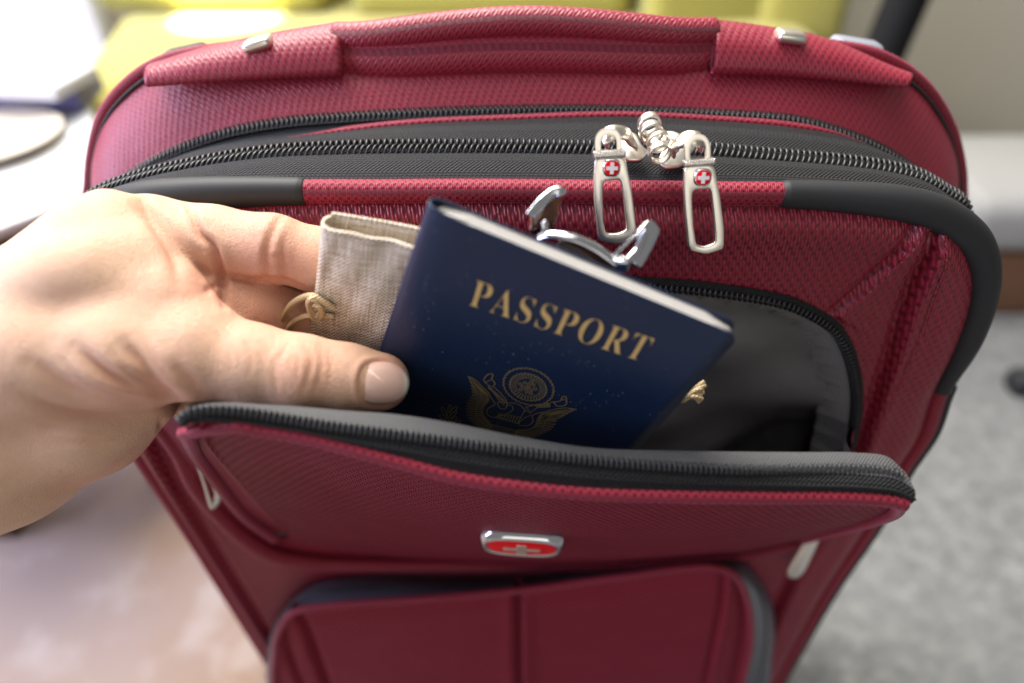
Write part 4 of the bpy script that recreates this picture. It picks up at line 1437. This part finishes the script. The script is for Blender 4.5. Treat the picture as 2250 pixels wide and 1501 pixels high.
cords = [CQ([(735, 678, -6.8), (705, 660, -6.2), (688, 650, -6.4), (660, 656, -7.4), (638, 672, -7.4), (624, 695, -7.4), (620, 720, -7.4), (640, 742, -8.4)]),
         CQ([(735, 696, -6.8), (700, 694, -6.0), (675, 694, -6.2), (652, 703, -6.4), (636, 718, -6.4), (632, 735, -7.4), (650, 745, -8.4)])]
mm = merge(tube(cords[0], 1.05, EN, 10), tube(cords[1], 1.05, EN, 10)); obj("drawstring", mm[0], mm[1], M['cord'], pouch, mm[2])
kn = CQ([(700, 664, -6.0), (688, 656, -5.6), (680, 664, -5.8), (684, 684, -5.8), (694, 698, -5.8), (706, 690, -5.6), (700, 672, -5.2), (690, 668, -5.2)])
V, F, U = tube(kn, 1.2, EN, 10); obj("cord_knot", V, F, M['cord'], pouch, U)
# frayed end of the cord showing past the passport
tas = []
for i in range(7):
    t = i / 6; e = (1548 - 10 * t, 838 + 46 * t)
    tas.append(tube(spline([UD(1508, 872, 214), UD((1508 + e[0]) / 2 + 3, (868 + e[1]) / 2 - 3 + 2 * (i % 2), 213.2 - .5 * (i % 3)), UD(e[0] + 4 * (i % 2), e[1], 213)], 16), 0.72, (0, -1, .2), 8))
tas.append(tube(spline([UD(1498, 876, 215), UD(1506, 870, 213.5), UD(1516, 866, 214)], 10), 1.5, (0, -1, .2), 8))
mm = merge(*tas); obj("cord_end", mm[0], mm[1], M['cord'], pouch, mm[2])

# eyeglasses behind the passport
k = NT("brown_tinted_lens"); k.set(Base_Color=(0.028, 0.014, 0.010), Roughness=0.05, Specular_IOR_Level=0.7, Coat_Weight=0.5); M['lens'] = k.m
k = NT("tortoise_brown"); co = k.objco(); n1 = k.noise(90, 2, co)
k.set(Base_Color=k.ramp(n1, [(0.4, (0.02, 0.010, 0.008)), (0.6, (0.20, 0.055, 0.02))]), Roughness=0.12, Coat_Weight=0.4); M['tortoise'] = k.m
glasses = thing("sunglasses", "chrome framed sunglasses with brown lenses sticking out behind the passport", "sunglasses", UD(1270, 620, 196))
GR = lambda x, y: (1130 + x / 6.4286, 400 + y / 6.4286)
DG = 190.0


def gcurve(pts, d, n=50): return spline([UD(*GR(x, y), d if np.isscalar(d) else d[i]) for i, (x, y) in enumerate(pts)], n)


def gplate(pts, d, th, name, mat, n2=None, hole=None, bev=.35, par=None):
    n2 = unit(np.array([0.1, -0.8, 0.5])) if n2 is None else unit(n2); c_ = UD(*GR(*np.mean(pts, 0)), d)
    o_ = rounded_poly(np.array([UP(*GR(x, y), c_, n2) for x, y in pts]), 40, .3)
    hs = [rounded_poly(np.array([UP(*GR(x, y), c_, n2) for x, y in hole]), 40, .3)] if hole else []
    V, F = extrude_outline(o_, n2, th, hs); return mods(fix_normals(obj(name, V, F, mat, par or glasses)), bevel=bev, seg=3)


V, F, U = tube(gcurve([(330, 790), (480, 740), (620, 745), (800, 775), (980, 840), (1140, 920), (1300, 1030), (1420, 1125), (1520, 1200)], [192, 190, 189, 188.5, 188.5, 188.5, 189, 189.5, 190]), 1.45, (0, -0.5, 1), 12, 0.42)
obj("browbar", V, F, M['chrome'], glasses, U)
gplate([(600, 800), (900, 860), (1150, 970), (1440, 1150), (1500, 1240), (1400, 1500), (900, 1500), (560, 1200)], 192.5, 1.6, "lens", M['lens'])
tp_o = gplate([(235, 640), (240, 470), (330, 330), (470, 190), (590, 115), (670, 150), (680, 260), (640, 430), (590, 600), (560, 800), (380, 800), (200, 700)], 194, 2.4, "temple_tip", M['tortoise'], (0.25, -0.9, 0.3), bev=.8)
V, F, U = tube(gcurve([(225, 480), (290, 400), (380, 290), (480, 200), (580, 135), (640, 135), (672, 190)], 192.3), [1.6] * 50, (0, -1, .3), 12, .55); obj("temple_rim", V, F, M['chrome'], tp_o, U)
gplate([(390, 560), (470, 530), (485, 600), (470, 780), (385, 780)], 191.2, 1.2, "temple_core", M['chrome'], (0.25, -0.9, 0.3), par=tp_o)
gplate([(1390, 1010), (1640, 780), (1840, 670), (1860, 700), (1700, 960), (1640, 1090), (1520, 1150)], 189, 1.5, "hinge_loop", M['chrome'], (-0.3, -0.7, 0.6), [(1440, 1030), (1640, 835), (1810, 712), (1825, 728), (1685, 960), (1625, 1070), (1535, 1115)])
gplate([(1720, 720), (1890, 530), (1960, 530), (2075, 670), (2000, 850), (1880, 1080), (1790, 1220), (1740, 1190), (1660, 1130), (1800, 900)], 191.5, 3.0, "temple_end", M['chrome'], (0.35, -0.75, 0.55), bev=.9)
V, F, U = tube(gcurve([(1500, 1170), (1580, 1130), (1660, 1040), (1740, 950), (1810, 800), (1845, 690)], 188), 1.1, (0, -1, .2), 10); obj("hinge_arm", V, F, M['chrome'], glasses, U)
V, F = box_mesh(UD(*GR(1530, 1150), 188.3), (1.7, 1.7, 1.9)); mods(obj("hinge", V, F, M['chrome'], glasses), bevel=.8, seg=3)

print("PASSDEPTH", [float(PP(u, v) @ FWD) for u, v in ((845, 845), (760, 830), (690, 600), (932, 468), (1200, 900))])

# ================================================================== THE HAND
def C_(u, v, d, rpx):
    return UD(u, v, d), rpx * d / FPX


def cone_sdf(P, a, ra, b, rb):
    ba = b - a; l2 = ba @ ba; rr = ra - rb; a2 = l2 - rr * rr; il2 = 1.0 / l2
    pa = P - a; y = pa @ ba; z = y - l2
    xv = pa * l2 - y[:, None] * ba; x2 = np.einsum('ij,ij->i', xv, xv); y2 = y * y * l2; z2 = z * z * l2
    k_ = np.sign(rr) * rr * rr * x2
    o = (np.sqrt(np.maximum(x2 * a2 * il2, 0)) + y * rr) * il2 - ra
    m1 = np.sign(z) * a2 * z2 > k_; o = np.where(m1, np.sqrt(x2 + z2) * il2 - rb, o)
    m2 = (~m1) & (np.sign(y) * a2 * y2 < k_); o = np.where(m2, np.sqrt(x2 + y2) * il2 - ra, o)
    return o


def smin(a, b, k_):
    h = np.maximum(k_ - np.abs(a - b), 0) / k_
    return np.minimum(a, b) - h * h * k_ * 0.25


def chain(P, pts, k_=3.0):
    d = None
    for (a, ra), (b, rb) in zip(pts[:-1], pts[1:]):
        e = cone_sdf(P, a, ra, b, rb); d = e if d is None else smin(d, e, k_)
    return d


HAND = dict(
    thumb=[(-60, 800, 216, 190), (120, 772, 212, 165), (290, 765, 208, 132), (430, 772, 206, 102), (560, 800, 206, 84), (665, 818, 206.5, 79), (760, 828, 209, 70), (836, 838, 212, 64)],
    web=[(235, 480, 215, 64), (262, 490, 214, 60), (330, 565, 211, 60), (385, 655, 208, 68), (440, 750, 206, 90)],
    back=[(-60, 745, 214, 120), (90, 665, 210, 110), (168, 618, 207.5, 104), (235, 610, 208, 98), (320, 680, 207, 84)],
    index=[(230, 560, 220, 112), (330, 530, 223, 98), (470, 533, 221, 79), (600, 545, 219, 72), (700, 572, 222, 69), (810, 622, 226, 60), (870, 655, 228, 52)],
    middle=[(240, 640, 222, 105), (400, 640, 222, 88), (560, 678, 227, 76), (690, 702, 238, 72), (800, 745, 247, 58)],
    ring=[(220, 720, 226, 100), (360, 735, 232, 78), (500, 775, 240, 66), (640, 800, 246, 56)],
    little=[(200, 800, 228, 95), (330, 845, 234, 62), (440, 868, 240, 50), (540, 880, 244, 42)],
    palm=[(-120, 830, 224, 195), (60, 712, 218, 150), (215, 565, 216, 128)],
    heel=[(-330, 1120, 226, 205), (10, 1000, 222, 150), (205, 925, 220, 112), (300, 868, 220, 88)],
    arm=[(-1330, 1400, 285, 235), (-700, 1140, 245, 268), (-330, 980, 228, 255), (-60, 870, 220, 195)],
)
HK = dict(web=4, back=8, thumb=4, index=3, middle=3, ring=3, little=3, palm=6, heel=6, arm=8)


def hand_sdf(P):
    D = {n: chain(P, [C_(*q) for q in pts], HK[n]) for n, pts in HAND.items()}
    body = smin(D['palm'], D['arm'], 14); body = smin(body, D['heel'], 12)
    fing = smin(smin(smin(D['index'], D['middle'], 1.2), D['ring'], 1.2), D['little'], 1.2)
    d = smin(body, fing, 5.0)
    d = smin(d, smin(D['web'], D['back'], 10), 2.0)
    return smin(d, D['thumb'], 3.5)


def surface_nets(f, lo, h, shape):
    nx, ny, nz = shape
    s = f < 0
    c = np.zeros((nx - 1, ny - 1, nz - 1), np.int8)
    offs = [(i, j, k_) for i in (0, 1) for j in (0, 1) for k_ in (0, 1)]
    for i, j, k_ in offs: c += s[i:nx - 1 + i, j:ny - 1 + j, k_:nz - 1 + k_]
    act = (c > 0) & (c < 8)
    ids = -np.ones(act.shape, np.int64); cells = np.argwhere(act); ids[act] = np.arange(len(cells))
    acc = np.zeros((len(cells), 3)); cnt = np.zeros(len(cells))
    for a in offs:
        for ax_ in range(3):
            if a[ax_] == 1: continue
            b = list(a); b[ax_] = 1
            fa = f[cells[:, 0] + a[0], cells[:, 1] + a[1], cells[:, 2] + a[2]]; fb = f[cells[:, 0] + b[0], cells[:, 1] + b[1], cells[:, 2] + b[2]]
            m = (fa < 0) != (fb < 0); t = np.where(m, fa / np.where(fa == fb, 1, fa - fb), 0)
            p = np.repeat(np.array(a, float)[None], len(cells), 0); p[:, ax_] += t
            acc[m] += p[m]; cnt[m] += 1
    V = lo + (cells + acc / cnt[:, None]) * h
    F = []
    for ax_ in range(3):
        o1, o2 = [(1, 2), (2, 0), (0, 1)][ax_]
        sl = [slice(None)] * 3; sl2 = [slice(None)] * 3; sl[ax_] = slice(0, -1); sl2[ax_] = slice(1, None)
        sa, sb = s[tuple(sl)], s[tuple(sl2)]
        e = np.argwhere(sa != sb)
        e = e[(e[:, o1] > 0) & (e[:, o2] > 0) & (e[:, o1] < shape[o1] - 1) & (e[:, o2] < shape[o2] - 1)]
        def cid(d1, d2):
            q = e.copy(); q[:, o1] += d1; q[:, o2] += d2; return ids[q[:, 0], q[:, 1], q[:, 2]]
        quad = np.stack([cid(-1, -1), cid(0, -1), cid(0, 0), cid(-1, 0)], -1)
        flip = ~sa[e[:, 0], e[:, 1], e[:, 2]]
        quad[flip] = quad[flip][:, ::-1]
        F.append(quad)
    return V, np.vstack(F)


hs = 0.85
allp = np.array([C_(*q)[0] for n, pts in HAND.items() for q in pts])
lo_ = np.array([-530.0, 70.0, -345.0]); hi_ = np.array([-22.0, 240.0, -85.0])
BK = 8
shape = tuple(int(math.ceil(x / (hs * BK))) * BK for x in (hi_ - lo_))
fval = np.empty(shape, np.float32)
nb = [n // BK for n in shape]
bi = np.argwhere(np.ones(nb, bool))
bcv = lo_ + (bi * BK + (BK - 1) / 2) * hs
bd = hand_sdf(bcv)
loc_ = np.argwhere(np.ones((BK,) * 3, bool))
near = np.abs(bd) < BK * hs * 0.9 + 7
for (i, j, k_), d_ in zip(bi[~near], bd[~near]):
    fval[i * BK:(i + 1) * BK, j * BK:(j + 1) * BK, k_ * BK:(k_ + 1) * BK] = d_
nbi = bi[near]
for c0 in range(0, len(nbi), 400):
    q = nbi[c0:c0 + 400]
    P = (lo_ + (q[:, None, :] * BK + loc_[None]) * hs).reshape(-1, 3)
    d_ = hand_sdf(P).reshape(len(q), BK, BK, BK)
    for (i, j, k_), blk in zip(q, d_): fval[i * BK:(i + 1) * BK, j * BK:(j + 1) * BK, k_ * BK:(k_ + 1) * BK] = blk
HV, HF = surface_nets(fval, lo_, hs, shape)


def vnormals(V, F):
    n = np.cross(V[F[:, 2]] - V[F[:, 0]], V[F[:, 3]] - V[F[:, 1]]); out = np.zeros_like(V)
    for i in range(4): np.add.at(out, F[:, i], n)
    return unit(out)


def relax(V, F, it):
    e = np.vstack([F[:, [0, 1]], F[:, [1, 2]], F[:, [2, 3]], F[:, [3, 0]]])
    for _ in range(it):
        s_ = np.zeros_like(V); c = np.zeros(len(V))
        for a, b in ((0, 1), (1, 0)):
            np.add.at(s_, e[:, a], V[e[:, b]]); np.add.at(c, e[:, a], 1)
        V = V * .4 + .6 * s_ / np.maximum(c, 1)[:, None]
    return V


HV = relax(HV, HF, 3)
HN = vnormals(HV, HF)
uvp = proj(HV)
facing = np.clip(-np.einsum('ij,ij->i', unit(HV), HN) * 2.5, 0, 1)
K1 = lambda pts: [(x / 1.787, 380 + y / 1.787) for x, y in pts]
# skin folds: (line in the photograph, depth mm, width px, front depth limit)
folds = [
    (K1([(1120, 690), (1085, 740), (1080, 800), (1092, 870)]), .32, 6, 216), (K1([(1150, 650), (1118, 690), (1105, 760), (1125, 850)]), .22, 5, 216),
    (K1([(1195, 670), (1222, 730), (1210, 800), (1185, 870)]), .34, 6, 216), (K1([(1255, 680), (1262, 740), (1250, 810), (1228, 870)]), .25, 5, 216), (K1([(1170, 700), (1165, 780), (1160, 850)]), .2, 5, 216),
    (K1([(300, 680), (400, 775), (480, 812), (570, 835), (690, 893)]), 1.5, 15, 234), (K1([(490, 670), (570, 770), (640, 840), (700, 885)]), 1.2, 14, 234),
    (K1([(120, 740), (260, 830), (430, 880), (560, 900), (690, 905)]), 1.0, 15, 240), (K1([(680, 750), (740, 810), (780, 850)]), .7, 12, 234), (K1([(60, 860), (250, 930), (450, 960), (620, 960)]), .8, 18, 245),
    (K1([(100, 1280), (260, 1230), (420, 1180), (560, 1080), (640, 1000)]), 1.2, 14, 252), (K1([(150, 1330), (300, 1290), (470, 1200)]), .6, 12, 252), (K1([(632, 975), (636, 1010), (645, 1045)]), 1.0, 7, 252),
    (K1([(738, 120), (790, 240), (830, 280), (858, 350), (870, 410), (882, 520)]), 2.2, 8, 252), (K1([(880, 395), (960, 415), (1060, 418), (1130, 425), (1230, 470)]), 1.0, 6, 252),
    (K1([(1110, 160), (1065, 240), (1045, 320), (1055, 420)]), .8, 8, 252), (K1([(1115, 250), (1110, 330), (1118, 420)]), .55, 6, 252), (K1([(1060, 330), (1110, 330)]), .3, 5, 252),
    (K1([(555, 120), (620, 220), (680, 320), (705, 420)]), 1.4, 13, 252), (K1([(800, 470), (850, 440), (880, 425)]), .6, 7, 252), (K1([(560, 90), (590, 160)]), .5, 10, 252),
    (K1([(340, 720), (430, 800), (540, 850), (650, 885)]), .5, 6, 234), (K1([(250, 730), (330, 810), (440, 858), (560, 880)]), .45, 6, 240), (K1([(420, 680), (520, 790), (620, 860)]), .45, 6, 234),
    (K1([(560, 650), (620, 740), (690, 820)]), .4, 6, 234), (K1([(150, 900), (300, 945), (480, 950)]), .4, 7, 245), (K1([(80, 960), (260, 1000), (430, 1010)]), .4, 8, 245), (K1([(200, 1060), (380, 1050), (540, 1000)]), .4, 8, 250),
    (K1([(860, 640), (900, 700), (905, 780)]), .2, 5, 220), (K1([(960, 640), (985, 720), (980, 800)]), .2, 5, 220), (K1([(620, 150), (690, 240), (735, 330)]), .35, 6, 250), (K1([(680, 110), (730, 190), (770, 260)]), .35, 6, 250),
    (K1([(1290, 690), (1300, 760), (1290, 830)]), .18, 4, 220), (K1([(1140, 690), (1135, 760), (1145, 840)]), .2, 4, 220),
]
disp = np.zeros(len(HV)); flush = np.zeros(len(HV))
dcam = HV @ FWD
for ln, dep, wpx, lim in folds:
    q = spline(np.array(ln), 30)
    lo2, hi2 = q.min(0) - 60, q.max(0) + 60
    m = np.where(((uvp > lo2) & (uvp < hi2)).all(1) & (dcam < lim))[0]
    if len(m) == 0: continue
    d, s, a = dist_line(q, uvp[m])
    ends = np.sin(math.pi * np.clip(a, 0.02, .98)) ** .5
    disp[m] -= dep * ends * (np.exp(-(d / wpx) ** 2) - 0.35 * np.exp(-((d - 2.2 * wpx) / (1.3 * wpx)) ** 2))
    flush[m] += 0.55 * min(1, dep) * ends * np.exp(-(d / (1.4 * wpx)) ** 2)
nail_out = spline([(800, 804), (832, 795), (868, 799), (892, 815), (903, 838), (898, 862), (882, 881), (850, 889), (815, 887), (797, 878), (789, 855), (790, 826)], 48, True)
m = np.where((np.abs(uvp - [846, 842]) < 110).all(1) & (dcam < 222))[0]
ncl = np.vstack([nail_out, nail_out[:1]]); d, s, a = dist_line(ncl, uvp[m]); io = inside(nail_out, uvp[m])
sd = np.where(io, -d, d); prox = smooth01((890 - uvp[m][:, 0]) / 50)
disp[m] += prox * (0.55 * np.exp(-((sd - 9) / 7) ** 2) - 0.35 * np.exp(-((sd + 1) / 5) ** 2))
flush[m] += 0.35 * prox * np.exp(-((sd - 6) / 8) ** 2)
HV = HV + HN * (disp * facing)[:, None]
for (u, v, rad, am) in ((680, 800, 70, .42), (860, 850, 70, .7), (560, 520, 90, .35), (640, 570, 70, .5), (570, 670, 110, .6), (430, 600, 80, .35), (420, 640, 60, .4)):
    flush += am * np.exp(-(((uvp - [u, v]) ** 2).sum(1)) / (rad * rad))

k = NT("skin")
at = k.n('ShaderNodeAttribute', attribute_name="flush"); co = k.objco()
n1 = k.noise(45, 3, co); n2 = k.noise(9, 2, co); n3 = k.noise(900, 3, co); n4 = k.noise(320, 4, co)
base = k.mix(n1, (0.59, 0.35, 0.235), (0.72, 0.465, 0.33)); base = k.mix(k.math('MULTIPLY', n2, .35), base, (0.60, 0.41, 0.24))
spk = k.ramp(k.noise(130, 2, co), [(0.66, (0, 0, 0)), (0.76, (1, 1, 1))])
blot = k.ramp(k.noise(26, 4, co, .6), [(0.48, (0, 0, 0)), (0.66, (1, 1, 1))])
base = k.mix(k.math('MULTIPLY', blot, .22), base, (0.62, 0.27, 0.19))
base = k.mix(k.math('MULTIPLY', spk, .3), base, (0.45, 0.22, 0.12))
base = k.mix(k.math('MINIMUM', k.math('MULTIPLY', at.outputs['Fac'], .55), .65), base, (0.60, 0.22, 0.155))
k.set(Base_Color=base, Roughness=k.math('MULTIPLY_ADD', n4, .18, .46), Specular_IOR_Level=0.42, Subsurface_Weight=0.2, Subsurface_Scale=0.0016)
k.b.inputs['Subsurface Radius'].default_value = (1.0, 0.38, 0.2)
vor = k.n('ShaderNodeTexVoronoi', feature='DISTANCE_TO_EDGE'); vor.inputs['Scale'].default_value = 1300; k.link(co, vor.inputs['Vector'])
k.bump(k.math('ADD', k.math('MULTIPLY', k.math('MINIMUM', vor.outputs[0], .18), 3.0), n4), 0.00024)
M['skin'] = k.m
person = obj("person", HV, HF, M['skin'], None)
tag(person, "bare hand reaching in from the left, thumb pressed on the passport", "hand")
att = person.data.attributes.new("flush", 'FLOAT', 'POINT'); att.data.foreach_set("value", np.clip(flush, 0, 1.5).astype(np.float32))
hand_bvh = BVHTree.FromPolygons([Vector(p) for p in HV], [tuple(int(i) for i in f) for f in HF])
# thumb nail: a thin curved plate laid on the tip
k = NT("thumb_nail"); at = k.n('ShaderNodeAttribute', attribute_name="free_edge"); k.set(Base_Color=k.mix(at.outputs['Fac'], (0.76, 0.50, 0.42), (0.82, 0.74, 0.65)), Roughness=0.28, Specular_IOR_Level=0.5, Subsurface_Weight=0.3, Subsurface_Scale=0.001); M['nail'] = k.m
ncen = np.array([846, 842.0])
hc = hand_bvh.ray_cast(Vector((0, 0, 0)), Vector(unit(ray(*ncen)))); nc = np.array(hc[0])
nv_ = unit(np.array(hc[1]) * .6 - unit(ray(*ncen)) * .4)
na = unit(RGT - nv_ * (RGT @ nv_)); nb_ = np.cross(nv_, na)
hits = []
for t in (.72, .6, .45, .3, .1):
    for p in nail_out[::2]:
        h = hand_bvh.ray_cast(Vector((0, 0, 0)), Vector(unit(ray(*(ncen + (p - ncen) * t)))))
        if h[0] is not None: hits.append(np.array(h[0]) - nc)
hits = np.array(hits); hx, hy, hz = hits @ na, hits @ nb_, hits @ nv_
fit = lambda x, y: np.stack([np.ones_like(x), x, y, x * x, x * y, y * y], -1)
coef = np.linalg.lstsq(fit(hx, hy), hz, rcond=None)[0]
V = []
for t in np.linspace(1, 0.02, 10):
    q = np.array([UP(*(ncen + (p - ncen) * t), nc, nv_) for p in nail_out]) - nc
    x, y = q @ na, q @ nb_
    z = fit(x, y) @ coef + 0.05 + 0.42 * smooth01((1 - t) * 3.0)
    V.append(nc + np.outer(x, na) + np.outer(y, nb_) + np.outer(z, nv_))
V = np.vstack(V)
nF = grid_faces(10, 48, True) + [tuple(range(9 * 48, 10 * 48))]
nail = obj("thumbnail", V, nF, M['nail'], person); fix_normals(nail)
att = nail.data.attributes.new("free_edge", 'FLOAT', 'POINT'); att.data.foreach_set("value", smooth01((proj(V)[:, 0] - 884) / 8).astype(np.float32))
mods(nail, solid=0.4)
print("HAND verts", len(HV))
